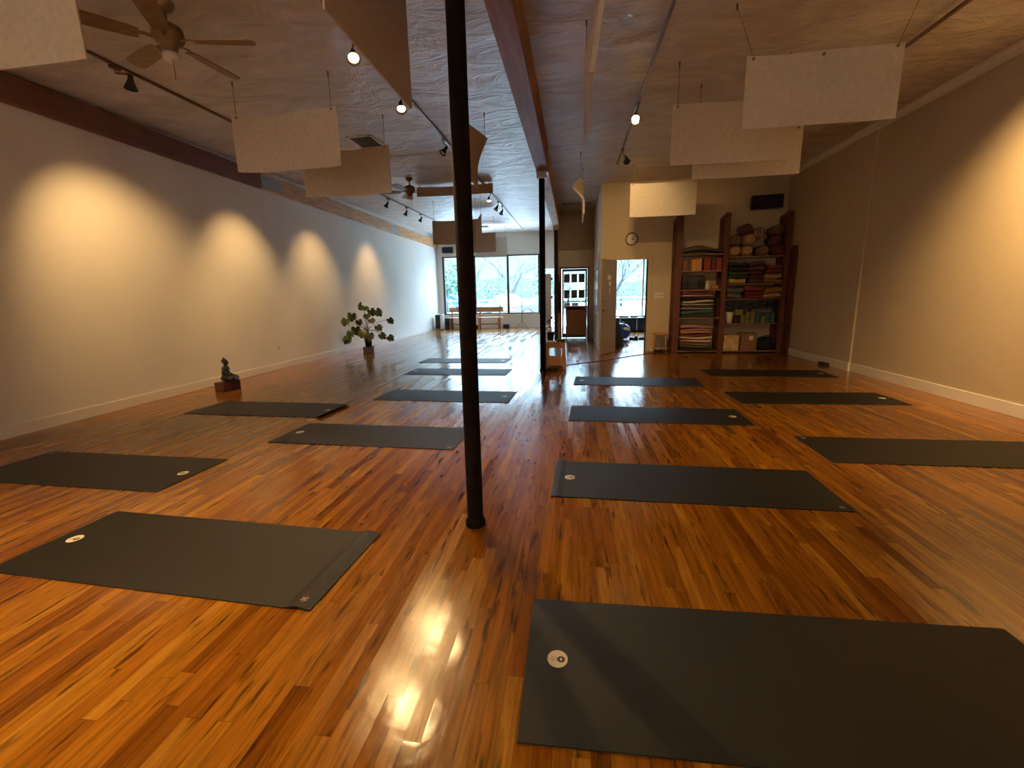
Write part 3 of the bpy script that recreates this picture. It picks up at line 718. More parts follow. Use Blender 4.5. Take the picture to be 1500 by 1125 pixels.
wall_clock(1.285, YB, 2.53, .142)

# ---- wall speakers
def wall_speaker(x, y, z, w, h, d, label, yaw=0.0):
    root = thing('wall_speaker', label, 'speaker', (x, y, z), 0, 'black wall speakers')
    W_ = WM[root.name] @ Matrix.Rotation(yaw, 4, 'Z')
    b = MB(); b.box(-w / 2, w / 2, -d - .06, -.06, -h / 2, h / 2); b.bm.transform(W_); b.build('cabinet', M['black'], root, bevel=.02, seg=3)
    b = MB(); b.box(-w / 2 + .015, w / 2 - .015, -d - .066, -d - .058, -h / 2 + .015, h / 2 - .015); b.bm.transform(W_); b.build('grille', M['black_fab'], root, bevel=.006)
    b = MB(); b.box(-.04, .04, -.07, .0, -.04, .04); b.bm.transform(WM[root.name]); b.build('wall_bracket', M['black'], root)
wall_speaker(4.04, YB, 3.16, .60, .28, .16, 'black speaker mounted high over the bolster shelf', -.12)
wall_speaker(-5.28, YW, 3.28, .46, .24, .16, 'black speaker over the left end of the front window', .1)

# ---- switches, outlets
def wall_plate(name, label, cat, c, w, h, face, n, kind):
    """face: '-y' or '+x'"""
    root = thing(name, label, cat, c)
    def P(b):
        if face == '+x': b.bm.transform(Matrix.Rotation(PI / 2, 4, 'Z'))
        b.bm.transform(Matrix.Translation(c)); return b
    P(MB().box(-w / 2, w / 2, -.008, 0, -h / 2, h / 2)).build('cover_plate', M['white'], root, bevel=.003)
    for k in range(n):
        if kind == 'switch':
            x = -w / 2 + w * (k + .5) / n; P(MB().box(x - .008, x + .008, -.02, -.006, -.018, .012)).build('toggle', M['print'], root, bevel=.002)
        else:
            z = (-.022, .022)[k]; P(MB().box(-.016, .016, -.011, -.006, z - .014, z + .014)).build('socket', M['print'], root, bevel=.003)
wall_plate('light_switch', 'wide light switch plate on the wall right of the doorway', 'light switch', (1.93, YB, 1.28), .20, .13, '-y', 4, 'switch')
wall_plate('wall_outlet', 'small white outlet low on the left wall beyond the statue', 'outlet', (XL, 8.19, .42), .085, .135, '+x', 2, 'outlet')
b = MB(); b.box(4.38, 4.465, 8.50, 8.72, 0.0, .055)
tag(b.build('floor_box', M['black'], bevel=.006), 'small black box on the floor against the right wall', 'box')

# ---- statue on a block
tag(MB().box(-.085, .085, -.155, .155, 0, .145).build('wooden_block', M['blockwood'], bevel=.004), 'dark wooden block under the seated statue', 'block')
o = bpy.data.objects['wooden_block']; o.location = (-5.275, 6.14, 0); o.rotation_euler = (0, 0, -.12)
def statue(x, y, z, rz):
    root = thing('seated_statue', 'dark seated meditating statue on a block by the left wall', 'statue', (x, y, z), rz)
    W_ = WM[root.name]
    def fin(b, nm, mt, **k):
        b.bm.transform(W_); return b.build(nm, mt, root, smooth=True, **k)
    # faces +x; one continuous body grown from overlapping forms, joined by a voxel remesh
    b = MB()
    b.ell((0, 0, .05), (.085, .115, .05)); b.ell((-.005, 0, .12), (.058, .078, .085)); b.ell((0, 0, .19), (.056, .088, .045))
    b.tube([(0, 0, .2), (.004, 0, .245)], [.03, .026], 12)
    for s in (-1, 1):
        b.tube([(.0, s * .05, .045), (.07, s * .115, .042), (.105, s * .125, .038)], [.052, .046, .036], 12)
        b.tube([(.105, s * .125, .036), (.125, s * .06, .034), (.13, -s * .03, .034)], [.036, .034, .024], 12)
        b.ell((.135, -s * .055, .042), (.022, .04, .015))
        b.tube([(.0, s * .085, .205), (.0, s * .108, .15), (.03, s * .105, .10)], [.03, .027, .023], 12)
        b.tube([(.03, s * .105, .10), (.075, s * .07, .075), (.10, s * .02, .07)], [.023, .02, .016], 12)
    b.ell((.105, 0, .073), (.022, .04, .011))
    b.ell((.008, 0, .285), (.038, .034, .048)); b.ell((.042, 0, .278), (.010, .007, .012))
    for s in (-1, 1): b.ell((.0, s * .036, .275), (.010, .007, .024))
    o = fin(b, 'body', M['stone'])
    r = o.modifiers.new('remesh', 'REMESH'); r.mode = 'VOXEL'; r.voxel_size = .006; r.use_smooth_shade = True
    b = MB(); b.ell((-.004, 0, .305), (.043, .038, .036)); b.ell((-.006, 0, .345), (.018, .018, .02))
    fin(b, 'hair_cap', M['stone'])
    b = MB()
    for s in (-1, 1): b.tube([(.044, s * .008, .292), (.043, s * .018, .290)], .0028, 6)
    b.tube([(.043, -.009, .258), (.046, 0, .257), (.043, .009, .258)], .003, 6)
    fin(b, 'face_features', M['ink'])
statue(-5.28, 6.15, .145, .55)

# ---- plant in a pot on a block
tag(MB().box(-.13, .13, -.13, .13, 0, .165).build('wooden_block', M['blockwood'], bevel=.004), 'dark wooden block under the potted plant', 'block')
o = [x for x in bpy.data.objects if x.name.startswith('wooden_block')][-1]; o.location = (-5.09, 10.66, 0); o.rotation_euler = (0, 0, .35)
def monstera():
    x, y, z = -5.09, 10.66, .165
    root = thing('potted_plant', 'leafy potted plant with split leaves standing by the left wall', 'plant', (x, y, z))
    MB().lathe([(.075, 0), (.095, .22), (.10, .245), (.088, .245), (.086, .21), (0, .21)], (x, y, z), n=24).build('pot', M['black'], root, smooth=True)
    MB().lathe([(.086, .205), (.04, .218), (0, .22)], (x, y, z), n=16).build('soil', M['soil'], root)
    leafshape = [(0, .012), (.04, -.03), (.08, -.02), (.105, .025), (.075, .036), (.11, .055), (.108, .085), (.07, .082), (.098, .112), (.078, .145), (.045, .13), (.045, .168), (0, .195)]
    poly = leafshape + [(-a, b_) for a, b_ in leafshape[-2:0:-1]]
    # (x, height, forward offset, droop yaw)
    LV = [(-5.24, 1.19, .10), (-5.07, 1.16, -.1), (-5.05, 1.06, .18), (-4.86, 1.05, .1), (-5.00, .97, -.15), (-5.49, .97, .05), (-5.57, .86, -.12), (-5.40, .80, .2), (-4.88, .85, -.2), (-4.78, .68, -.1),
          (-4.80, .46, .12), (-5.44, .55, -.2), (-5.57, .40, -.10), (-5.10, .57, -.25), (-4.52, .84, .05), (-4.50, .42, -.1), (-5.50, .62, .2), (-4.95, .50, -.22)]
    random.seed(11)
    for k, (lx, lz, dy) in enumerate(LV):
        p = Vector((lx, y + dy, lz)); base = Vector((x + sr(-.03, .03), y + sr(-.03, .03), z + .2)); crown = Vector((x + sr(-.04, .02), y + sr(-.03, .03), z + .42))
        mid = crown.lerp(p, .55) + Vector((0, 0, .05))
        b = MB(); b.tube([base, crown, mid, p], [.009, .006, .0045, .0035], 6); st = b.build('leaf_stem', M['stem'], root, smooth=True)
        out = (p - crown); az = math.atan2(out.y, out.x)
        b = MB(); sc = sr(.82, 1.12); n = len(poly)
        fv = [b.bm.verts.new((v_ * sc, u_ * sc, .02 * math.sin(v_ * 14) - .6 * u_ * u_ * sc * 3)) for u_, v_ in poly]
        c0 = b.bm.verts.new((.06 * sc, 0, .012))
        for i in range(n): b.bm.faces.new((fv[i], fv[(i + 1) % n], c0))
        r_ = bmesh.ops.extrude_face_region(b.bm, geom=b.bm.faces[:]); bmesh.ops.translate(b.bm, verts=[v for v in r_['geom'] if isinstance(v, bmesh.types.BMVert)], vec=(0, 0, -.003))
        # blade hangs outward from its stem, its face turned partly to the room
        tip = (Vector((out.x * (.1 if p.x < -5.38 else 1), out.y, 0)).normalized() * sr(.4, 1) * (.4 if p.x < -5.38 else 1) + Vector((0, 0, -sr(.5, 1.1)))).normalized()
        nrm = Vector((sr(.1, .7), -1, sr(.2, .9))); nrm = (nrm - tip * nrm.dot(tip)).normalized(); sd = tip.cross(nrm)
        b.bm.transform(Matrix(((tip.x, sd.x, nrm.x, p.x), (tip.y, sd.y, nrm.y, p.y), (tip.z, sd.z, nrm.z, p.z), (0, 0, 0, 1))) @ Matrix.Translation((-.01, 0, 0)))
        b.build('leaf', M['leaf'], st)
monstera()

# ---- tall open shelf of redwood ladder frames
SY0, SY1 = 10.36, 10.78
sh = thing('storage_shelf', 'tall redwood shelf of three ladder frames filled with yoga props', 'shelf', (3.3, 10.57, 0))
for x0, x1, top in ((2.17, 2.30, 2.93), (3.14, 3.24, 2.94), (4.35, 4.44, 2.93)):
    xc, wd = (x0 + x1) / 2, x1 - x0
    f = MB(); f.box(x0, x1, SY0, SY0 + .09, 0, top); fr = f.build('ladder_frame', M['shelfwood'], sh, bevel=.005)
    MB().box(x0, x1, SY1 - .09, SY1, 0, top - .06).build('rear_post', M['shelfwood'], fr, bevel=.005)
    b = MB(); b.tube([(xc, SY0 + .05, top - .05), (xc, SY1 - .02, top - .10)], None, wh=(wd * .96, .09)); b.build('top_rail', M['shelfwood'], fr, bevel=.004)
    for z in (.02, .62, 1.2, 1.76):
        MB().box(x0 + .02, x1 - .02, SY0 + .09, SY1 - .09, z, z + .07).build('cross_rail', M['shelfwood'], fr)
LB = (2.30, 3.14); RB = (3.24, 4.35)
for z in (.03, .765, 1.36, 1.76, 2.105): MB().box(LB[0], LB[1], SY0 + .02, SY1 - .02, z, z + .025).build('shelf_board', M['shelfedge'], sh)
for z in (.03, .625, 1.155, 1.47, 2.03): MB().box(RB[0], RB[1], SY0 + .02, SY1 - .02, z, z + .022).build('shelf_board', M['shelfedge'], sh)

# bolsters: round ends towards the room
def bolster(x, z, r, colour, label, ln=.40, sy=.95):
    root = thing('bolster', label, 'bolster', (x, SY0 + .0, z - r), 0, 'round bolsters on top of the shelf')
    b = MB(); b.lathe([(r - .02, 0), (r, .03), (r * 1.03, ln / 2), (r, ln - .03), (r - .02, ln)], (x, SY0 - .01, z), (0, 1, 0), 22)
    for v in b.bm.verts: v.co.z = z + (v.co.z - z) * sy
    b.build('roll', M[colour], root, smooth=True)
    b = MB(); b.lathe([(r - .012, .004), (r - .03, -.012), (r * .45, -.022), (0, -.014)], (x, SY0 - .012, z), (0, 1, 0), 22)
    for v in b.bm.verts: v.co.z = z + (v.co.z - z) * sy
    b.build('end_panel', M[colour], root, smooth=True)
    b = MB(); b.tube([(x - .05, SY0 - .03, z), (x, SY0 - .045, z + .012), (x + .05, SY0 - .03, z)], .007, 6); b.build('end_handle', M[colour], root, smooth=True)
M['bol_tan'] = pm('ochre_bolster_cloth', (.36, .22, .09), .9, .12, 20, .4, 150)
M['bol_plum'] = pm('plum_bolster_cloth', (.12, .035, .04), .9, .15, 20, .4, 150)
M['bol_brown'] = pm('brown_bolster_cloth', (.17, .09, .045), .9, .15, 20, .4, 150)
M['bol_stripe'] = stripes('striped_bolster_cloth', [(.25, .06, .05), (.36, .28, .18), (.12, .05, .10), (.30, .16, .06), (.08, .07, .12)], 8, axis='X')
zb = 2.052
bolster(3.365, zb + .115, .115, 'bol_tan', 'tan bolster lowest row, leftmost by the middle shelf frame')
bolster(3.607, zb + .115, .115, 'bol_tan', 'tan bolster lowest row, second from the middle shelf frame')
bolster(3.93, zb + .105, .110, 'bol_brown', 'brown bolster lowest row, third from the middle shelf frame')
bolster(4.235, zb + .112, .112, 'bol_plum', 'dull plum bolster lowest row, beside the right shelf frame')
bolster(3.375, zb + .335, .118, 'bol_brown', 'brown bolster second row, touching the middle shelf frame')
bolster(3.645, zb + .338, .125, 'bol_tan', 'tan bolster second row with a patterned end')
bolster(4.165, zb + .315, .108, 'bol_plum', 'dark bolster second row at the right')
bolster(3.58, zb + .555, .105, 'bol_plum', 'plum bolster at the very top of the pile')
bolster(3.82, zb + .46, .12, 'bol_stripe', 'striped bolster leaning near the top of the pile')
bolster(4.18, zb + .505, .11, 'bol_brown', 'brown bolster high at the right of the pile')

# folded blankets
def folded(x0, x1, z0, h, mat_, label, group, y0=SY0 + .0, dp=.34, wav=.012, name='folded_blanket', cat='blanket', folds=3, edge=None):
    root = thing(name, label, cat, ((x0 + x1) / 2, y0, z0), 0, group)
    ph = sr(0, 6); fh = h / folds
    for k in range(folds):
        b = MB(); n = 18; w = x1 - x0 - sr(0, .03)
        pr = []
        for i in range(9):
            a = PI / 2 + PI * i / 8; pr.append((fh * .5 * math.cos(a) * 1.4, fh * .48 * math.sin(a)))
        pr += [(dp, -fh * .48), (dp, fh * .48)]
        rings = []
        for i in range(n + 1):
            u = i / n; zz = z0 + fh * (k + .5) + wav * math.sin(4.5 * u + ph) * (k + 1) / folds; yy = y0 + .03 + .008 * math.sin(7 * u + k * 2 + ph)
            rings.append([b.bm.verts.new((x0 + sr(0, .004) + w * u, yy + p, zz + q)) for p, q in pr])
        for A, B in zip(rings, rings[1:]):
            for i in range(len(pr)): b.bm.faces.new((A[i], A[(i + 1) % len(pr)], B[(i + 1) % len(pr)], B[i]))
        b.bm.faces.new(rings[0][::-1]); b.bm.faces.new(rings[-1])
        b.build('fold', M[mat_] if not isinstance(mat_, (list, tuple)) else M[mat_[k % len(mat_)]], root, smooth=True)
def cloth(n, c, v=.15): M[n] = pm(n + '_cloth', c, .92, v, 20, .5, 160); return n
for n, c in (('b_yellow', (.42, .33, .07)), ('b_dgreen', (.03, .05, .035)), ('b_tan', (.40, .25, .10)), ('b_rust', (.30, .13, .05)), ('b_red', (.20, .022, .025)), ('b_grey', (.10, .09, .075)), ('b_navy', (.02, .03, .06)),
             ('b_plum', (.09, .03, .04)), ('b_black', (.014, .014, .016)), ('b_pink', (.34, .17, .16)), ('b_cream', (.55, .45, .34)), ('b_orange', (.48, .17, .06)), ('b_teal', (.05, .10, .10)), ('b_maroon', (.16, .02, .02))): cloth(n, c)
G = 'folded blankets on the wide shelf bay'
folded(3.29, 3.63, 1.495, .10, 'b_yellow', 'yellow folded blanket at left on the wide shelf bay', G, folds=1)
folded(3.28, 3.66, 1.60, .14, 'b_dgreen', 'dark green folded blanket on top of the yellow one', G, folds=2)
folded(3.28, 3.64, 1.75, .18, 'b_black', 'black folded blanket under the left bolsters', G, folds=2)
folded(3.70, 3.96, 1.495, .26, 'b_plum', 'dark plum folded blanket in the middle of the wide bay', G, folds=3)
folded(3.68, 3.97, 1.76, .17, 'b_plum', 'second dark plum blanket on top of the middle one', G, folds=2)
folded(4.00, 4.33, 1.495, .085, 'b_rust', 'rust folded blanket under the tan one beside the right frame', G, folds=1)
folded(4.00, 4.33, 1.582, .10, 'b_tan', 'tan folded blanket beside the right shelf frame', G, folds=1)
folded(4.02, 4.33, 1.69, .17, 'b_maroon', 'dark maroon folded blanket over the tan one', G, folds=2)
folded(3.27, 3.57, 1.18, .11, 'b_grey', 'lower grey folded blanket on the wide bay', G, folds=1)
folded(3.27, 3.57, 1.295, .11, 'b_grey', 'upper grey folded blanket on the wide bay', G, folds=1)
folded(3.64, 3.98, 1.18, .14, 'b_maroon', 'maroon folded blanket under the bright red one', G, folds=2)
folded(3.62, 3.99, 1.325, .10, 'b_red', 'bright red folded blanket in the middle of the wide bay', G, folds=1)
folded(3.99, 4.33, 1.18, .095, 'b_tan', 'lower tan blanket right of the red one', G, folds=1)
folded(4.03, 4.33, 1.28, .12, 'b_rust', 'upper rust coloured blanket right of the red one', G, folds=1)
# dark strap bundle hanging between the shelves
def strap_bundle(x0, x1, z0, z1, label):
    root = thing('strap_bundle', label, 'straps', ((x0 + x1) / 2, SY0 + .05, z0), 0, 'bundles of dark yoga straps')
    for k in range(7):
        x = x0 + (x1 - x0) * (k + .5) / 7; a = z1 - .02 - sr(0, .03)
        b = MB(); b.tube([(x - .02, SY0 + .06, z0 + .03), (x - .03, SY0 + .03, (z0 + a) / 2), (x, SY0 + .05, a), (x + .03, SY0 + .05, (z0 + a) / 2), (x + .02, SY0 + .08, z0 + .03)], None, wh=(.085, .022)); b.build('strap_coil', M['b_navy' if k % 2 else 'b_black'], root, bevel=.003)
strap_bundle(3.27, 3.72, .94, 1.14, 'left bundle of dark straps under the grey blankets')
strap_bundle(3.74, 4.30, .94, 1.14, 'right bundle of dark straps under the red and tan blankets')
# foam and cork blocks
M['foam_olive'] = pm('olive_foam', (.16, .15, .05), .8, .15, 40); M['foam_green'] = pm('green_foam', (.07, .11, .06), .8, .15, 40); M['foam_teal'] = pm('teal_foam', (.035, .085, .08), .8, .15, 40)
bl = [(3.55, .82, 'foam_olive', .16, .13, 'olive block highest at the left, beside the white pot', .05), (3.635, .0, 'foam_olive', .08, .17, 'olive block standing second from the white pot', 0), (3.73, .0, 'foam_olive', .085, .23, 'taller olive block left of centre', 0),
      (3.83, .0, 'foam_olive', .085, .25, 'olive block under the grey one', 0), (3.93, .0, 'foam_teal', .08, .25, 'teal block in the middle of the row', 0), (4.04, .0, 'foam_olive', .08, .15, 'short yellowish block right of centre', 0),
      (4.13, .0, 'foam_teal', .08, .22, 'teal block second from the right frame', 0), (4.23, .0, 'foam_teal', .085, .22, 'teal block next to the right frame', 0)]
for x, z, mt, wd, h, lab, _ in bl:
    b = MB(); zz = .648 if z == 0 else z
    b.box(x - wd / 2, x + wd / 2, SY0 + .03, SY0 + .26, zz, zz + h); tag(b.build('yoga_block', M[mt], bevel=.008), lab, 'yoga block', 'foam blocks on the wide shelf bay')
b = MB(); b.box(3.47, 3.585, SY0 + .06, SY0 + .28, .648, .82); tag(b.build('yoga_block', M['b_black'], bevel=.008), 'black block under the olive one beside the white pot', 'yoga block', 'foam blocks on the wide shelf bay')
b = MB(); b.box(3.80, 3.92, SY0 + .05, SY0 + .25, .90, .945); tag(b.build('yoga_block', M['b_grey'], bevel=.008), 'grey block lying flat on top of the olive blocks', 'yoga block', 'foam blocks on the wide shelf bay')
# white pot, brown carton
pt = thing('white_pot', 'white flared pot on the lower board of the wide bay', 'pot', (3.38, SY0 + .12, .648))
MB().lathe([(.055, 0), (.08, .20), (.084, .235), (.076, .235), (.05, .02), (0, .02)], (3.38, SY0 + .12, .648), n=22).build('pot_body', M['label'], pt, smooth=True)
MB().lathe([(.084, .218), (.09, .226), (.084, .236)], (3.38, SY0 + .12, .648), n=22).build('rim', M['label'], pt, smooth=True)
tag(MB().box(3.25, 3.335, SY0 + .14, SY0 + .36, .648, .83).build('carton', M['shelfedge'], bevel=.003), 'small brown carton half hidden behind the white pot', 'carton')
# two storage bins at the bottom
def bin_(name, x0, x1, z0, z1, mt, label, extra):
    root = thing(name, label, 'storage bin', ((x0 + x1) / 2, SY0 + .16, z0), 0, 'bins on the bottom board')
    b = MB(); b.prism([(x0, z0), (x1 - .01, z0), (x1, z1), (x0 + .01, z1)], SY0 + .01, SY0 + .31); b.build('bin_body', mt, root, bevel=.012)
    b = MB(); b.box(x0 + .0, x1 + .004, SY0, SY0 + .32, z1 - .03, z1 + .006); b.build('lid', mt, root, bevel=.006)
    if extra:
        b = MB(); b.box(x0 + .17, x0 + .25, SY0 + .002, SY0 + .008, z1 - .14, z1 - .05); b.build('card_label', M['paper'], root)
M['bin_beige'] = pm('beige_canvas', (.50, .36, .19), .85, .3, 9, .6, 30); M['bin_brown'] = stripes('brown_checked_bin', [(.18, .10, .05), (.26, .15, .08)], 18, axis='X')
bin_('fabric_bin', 3.26, 3.585, .052, .385, M['bin_beige'], 'beige quilted bin on the bottom board', False)
bin_('plastic_bin', 3.61, 3.955, .052, .425, M['bin_brown'], 'brown bin with a white card label on the bottom board', True)
bg = thing('duffel_bag', 'black bag slumped at the bottom right of the shelf', 'bag', (4.15, SY0 + .15, .052))
MB().ell((4.16, SY0 + .17, .20), (.17, .15, .15), pw=.8).build('bag_body', M['black_fab'], bg, smooth=True)
MB().tube([(4.06, SY0 + .04, .26), (4.10, SY0 + .02, .38), (4.2, SY0 + .02, .38), (4.25, SY0 + .04, .26)], .012).build('handle', M['black_fab'], bg, smooth=True)
# left bay: cushion on top, blocks, radio, bottle, blankets
cu = thing('floor_cushion', 'dark flat cushion heaped on the top board of the narrow bay', 'cushion', (2.75, SY0 + .16, 2.13))
b = MB(); b.sheet(lambda u, v: (2.27 + .85 * u, SY0 - .04 + .38 * v, 2.155 + .13 * math.sin(PI * min(1, u * .8 + .18)) ** 2 * math.sin(PI * (.2 + .6 * v)) * (u > .0) + .05 * max(0, u - .3)), 20, 10, .05); b.build('cushion_cover', M['b_grey'], cu, smooth=True)
b = MB(); b.tube([(2.28, SY0 - .05, 2.15), (2.6, SY0 - .06, 2.17), (3.1, SY0 - .05, 2.21)], .010, 6); b.build('piping', M['b_black'], cu, smooth=True)
M['cork_o'] = pm('orange_cork', (.45, .22, .06), .8, .2, 60); M['foam_red'] = pm('red_foam', (.22, .03, .02), .8, .15, 40); M['foam_brown'] = pm('brown_foam', (.16, .07, .03), .8, .15, 40)
for x, wd, h, mt, lab in ((2.37, .10, .22, 'foam_brown', 'brown block nearest the left frame on the block shelf'), (2.56, .10, .24, 'cork_o', 'left one of two orange cork blocks'), (2.665, .10, .25, 'cork_o', 'right one of two orange cork blocks'),
                          (2.83, .13, .27, 'foam_red', 'left red block on the block shelf'), (2.965, .08, .25, 'b_plum', 'dark block between the two red blocks'), (3.07, .10, .26, 'foam_red', 'right red block against the middle frame')):
    tag(MB().box(x - wd / 2, x + wd / 2, SY0 + .03, SY0 + .26, 1.785, 1.785 + h).build('yoga_block', M[mt], bevel=.007), lab, 'yoga block', 'blocks in the narrow shelf bay')
ra = thing('stereo', 'black stereo on the second board of the narrow bay', 'stereo', (2.55, SY0 + .15, 1.385))
MB().box(2.34, 2.80, SY0 + .03, SY0 + .28, 1.385, 1.68).build('case', M['black'], ra, bevel=.03, seg=3)
for x in (2.43, 2.71): MB().lathe([(.075, 0), (.07, .008), (.03, .0), (0, .004)], (x, SY0 + .03, 1.50), (0, -1, 0), 20).build('speaker_cone', M['black_fab'], ra)
MB().box(2.50, 2.66, SY0 + .022, SY0 + .031, 1.58, 1.64).build('display', M['darkframe'], ra)
bo = thing('spray_bottle', 'small pale spray bottle beside the black stereo', 'bottle', (2.87, SY0 + .10, 1.385))
MB().lathe([(.034, 0), (.036, .10), (.016, .14), (.014, .155), (0, .155)], (2.87, SY0 + .10, 1.385), n=16).build('bottle_body', M['paper'], bo, smooth=True)
b = MB(); b.box(2.858, 2.882, SY0 + .06, SY0 + .115, 1.54, 1.57); b.box(2.864, 2.876, SY0 + .062, SY0 + .075, 1.50, 1.545); b.build('trigger_head', M['white'], bo, bevel=.003)
tag(MB().ell((3.04, SY0 + .12, 1.43), (.07, .07, .046), pw=.7).build('orange_pouch', M['cork_o'], smooth=True), 'small orange pouch right of the spray bottle', 'pouch')
M['mex_a'] = stripes('red_grey_blanket', [(.20, .03, .03), (.22, .04, .04), (.45, .38, .34), (.16, .02, .03), (.03, .02, .03)], 12.5)
M['mex_b'] = stripes('black_white_blanket', [(.03, .025, .03), (.42, .38, .36), (.04, .03, .035), (.16, .05, .05), (.05, .06, .07)], 11)
M['mex_c'] = stripes('orange_pink_blanket', [(.42, .18, .10), (.36, .20, .18), (.45, .36, .28), (.30, .09, .05)], 14)
M['mex_d'] = stripes('cream_red_blanket', [(.58, .48, .38), (.22, .03, .03), (.06, .04, .05), (.5, .4, .33)], 12)
G = 'woven blankets in the narrow shelf bay'
z = .792
for h, mt, lab, f in ((.06, 'b_dgreen', 'dark green blanket lowest on the upper stack', 1), (.075, 'b_teal', 'teal blanket second from below on the upper stack', 1), (.14, 'mex_b', 'black blanket with white pattern in the upper stack', 2), (.05, 'b_cream', 'thin cream blanket in the upper stack', 1),
                      (.045, 'b_black', 'thin black blanket in the upper stack', 1), (.11, 'mex_a', 'red and white blanket topmost on the upper stack', 2)):
    folded(2.35 + sr(0, .03), 3.0 + sr(-.03, .03), z, h, mt, lab, G, folds=f, wav=.014); z += h + .012
z = .058
for h, mt, lab, f in ((.06, 'b_black', 'black blanket lowest on the bottom stack', 1), (.05, 'b_grey', 'grey blanket second from below on the bottom stack', 1), (.12, 'mex_d', 'cream and red blanket in the bottom stack', 2), (.055, 'b_cream', 'cream blanket in the middle of the bottom stack', 1),
                      (.05, 'b_maroon', 'thin maroon blanket in the bottom stack', 1), (.10, 'mex_c', 'orange striped blanket in the bottom stack', 2), (.07, 'b_pink', 'dusty pink blanket topmost on the bottom stack', 1)):
    folded(2.34 + sr(0, .03), 3.0 + sr(-.02, .05), z, h, mt, lab, G, folds=f, wav=.012); z += h + .009
# dark red slab added to fill the dark strip between shelf and right wall
for k, (x, h, lab) in enumerate(((4.425 - .012, 2.22, 'tall dark red slab against the right wall by the shelf'),)):
    tag(MB().box(x + .035, x + .07, 10.10, 10.35, 0.0, h).build('dark_red_slab', M['shelfwood'], bevel=.004), lab, 'board')

# ---- small three legged stool by the doorway
st = thing('round_stool', 'low thin legged wooden stool between doorway and shelf', 'stool', (1.95, 10.52, 0))
MB().lathe([(.0, 0), (.185, 0), (.195, .012), (.185, .028), (0, .028)], (1.95, 10.52, .415), n=28).build('seat', M['stool'], st, smooth=False)
for a in (.6, 2.2, 3.7, 5.3):
    MB().tube([(1.95 + .15 * math.cos(a), 10.52 + .13 * math.sin(a), .415), (1.95 + .19 * math.cos(a), 10.52 + .165 * math.sin(a), 0)], [.014, .012], 8).build('leg', M['stool'], st, smooth=True)
MB().tube([(1.95 + .185 * math.cos(a), 10.52 + .16 * math.sin(a), .10) for a in [i * PI / 8 for i in range(17)]], .008, 6, caps=False).build('foot_ring', M['stool'], st, smooth=True)
def shoe(x, y, z, rz, label, group):
    root = thing('shoe', label, 'shoe', (x, y, z), rz, group)
    W_ = WM[root.name]
    b = MB(); b.prism([(-.045, -.13), (.03, -.135), (.045, -.05), (.045, .07), (.025, .135), (-.02, .14), (-.045, .08), (-.035, -.02)], 0, .022, 'xy'); b.bm.transform(W_); b.build('sole', M['black'], root, bevel=.004)
    b = MB(); b.ell((0, .05, .03), (.042, .085, .04)); b.ell((0, -.07, .05), (.038, .06, .055)); b.bm.transform(W_); o = b.build('upper', M['black_fab'], root, smooth=True)
    r = o.modifiers.new('remesh', 'REMESH'); r.mode = 'VOXEL'; r.voxel_size = .009; r.use_smooth_shade = True
shoe(1.90, 10.50, 0, .9, 'dark shoe under the low stool, left one', 'shoes under the low stool')
shoe(2.03, 10.53, 0, 1.2, 'dark shoe under the low stool, right one', 'shoes under the low stool')

# ---- step stool by the second column, with things on it
S0, S1 = -.535, -.125
root = thing('step_stool', 'orange wooden step stool with a window cut-out by the second column', 'step stool', (-.33, 8.25, 0))
def side(y):
    b = MB(); xa, xb, zt = S0, S1, .50
    outer = [(xa, 0), (xa + .012, .07), (xa + .03, .47), (xb - .03, .47), (xb - .012, .07), (xb, 0), (xb - .055, 0), (xb - .075, .055), (xb - .10, .07), (xa + .10, .07), (xa + .075, .055), (xa + .055, 0)]
    hole = []
    hx0, hx1, hz0, hz1, r = xa + .08, xb - .08, .205, .395, .035
    for cx, cz, a0 in ((hx1 - r, hz1 - r, 0), (hx0 + r, hz1 - r, PI / 2), (hx0 + r, hz0 + r, PI), (hx1 - r, hz0 + r, 1.5 * PI)):
        for k in range(5): hole.append((cx + r * math.cos(a0 + k * PI / 8), cz + r * math.sin(a0 + k * PI / 8)))
    loops = []
    for loop in (outer, hole):
        vv = [b.bm.verts.new((p[0], y, p[1])) for p in loop]; loops.append([b.bm.edges.new((vv[i], vv[(i + 1) % len(vv)])) for i in range(len(vv))])
    bmesh.ops.triangle_fill(b.bm, use_beauty=True, use_dissolve=False, edges=loops[0] + loops[1])
    r_ = bmesh.ops.extrude_face_region(b.bm, geom=b.bm.faces[:]); bmesh.ops.translate(b.bm, verts=[v for v in r_['geom'] if isinstance(v, bmesh.types.BMVert)], vec=(0, .022, 0))
    return b
side(8.17).build('front_panel', M['stool'], root)
side(8.46).build('rear_panel', M['stool'], root)
MB().box(S0 + .015, S1 - .015, 8.15, 8.50, .47, .495).build('top_step', M['stool'], root, bevel=.006)
MB().box(S0 + .03, S1 - .03, 8.30, 8.33, .0, .13).build('slot_backing', M['blockwood'], root)  # dark board added behind the foot slot so the opening looks dark
MB().box(S0 + .035, S1 - .035, 8.19, 8.46, .155, .175).build('lower_step', M['stool'], root, bevel=.004)
b = MB(); b.obox((-.43, 8.30, .4985), (.17, .21, .006), (0, 0, .1)); tag(b.build('magazine', M['paper'], bevel=.001), 'white leaflet lying on the step stool', 'leaflet')
b = MB(); b.obox((-.23, 8.32, .515), (.15, .12, .04), (0, 0, -.12)); tag(b.build('black_case', M['black'], bevel=.006), 'small black case lying on the step stool', 'case')

# ---- strap on the floor
pts = [(-.13, 8.64), (.35, 9.03), (.84, 9.49), (1.35, 10.03), (1.87, 10.50)]
b = MB(); b.tube([(x, y, .004) for x, y in pts], None, wh=(.05, .007)); tag(b.build('floor_strap', M['black_fab']), 'black strap lying across the floor from step stool to doorway', 'strap')

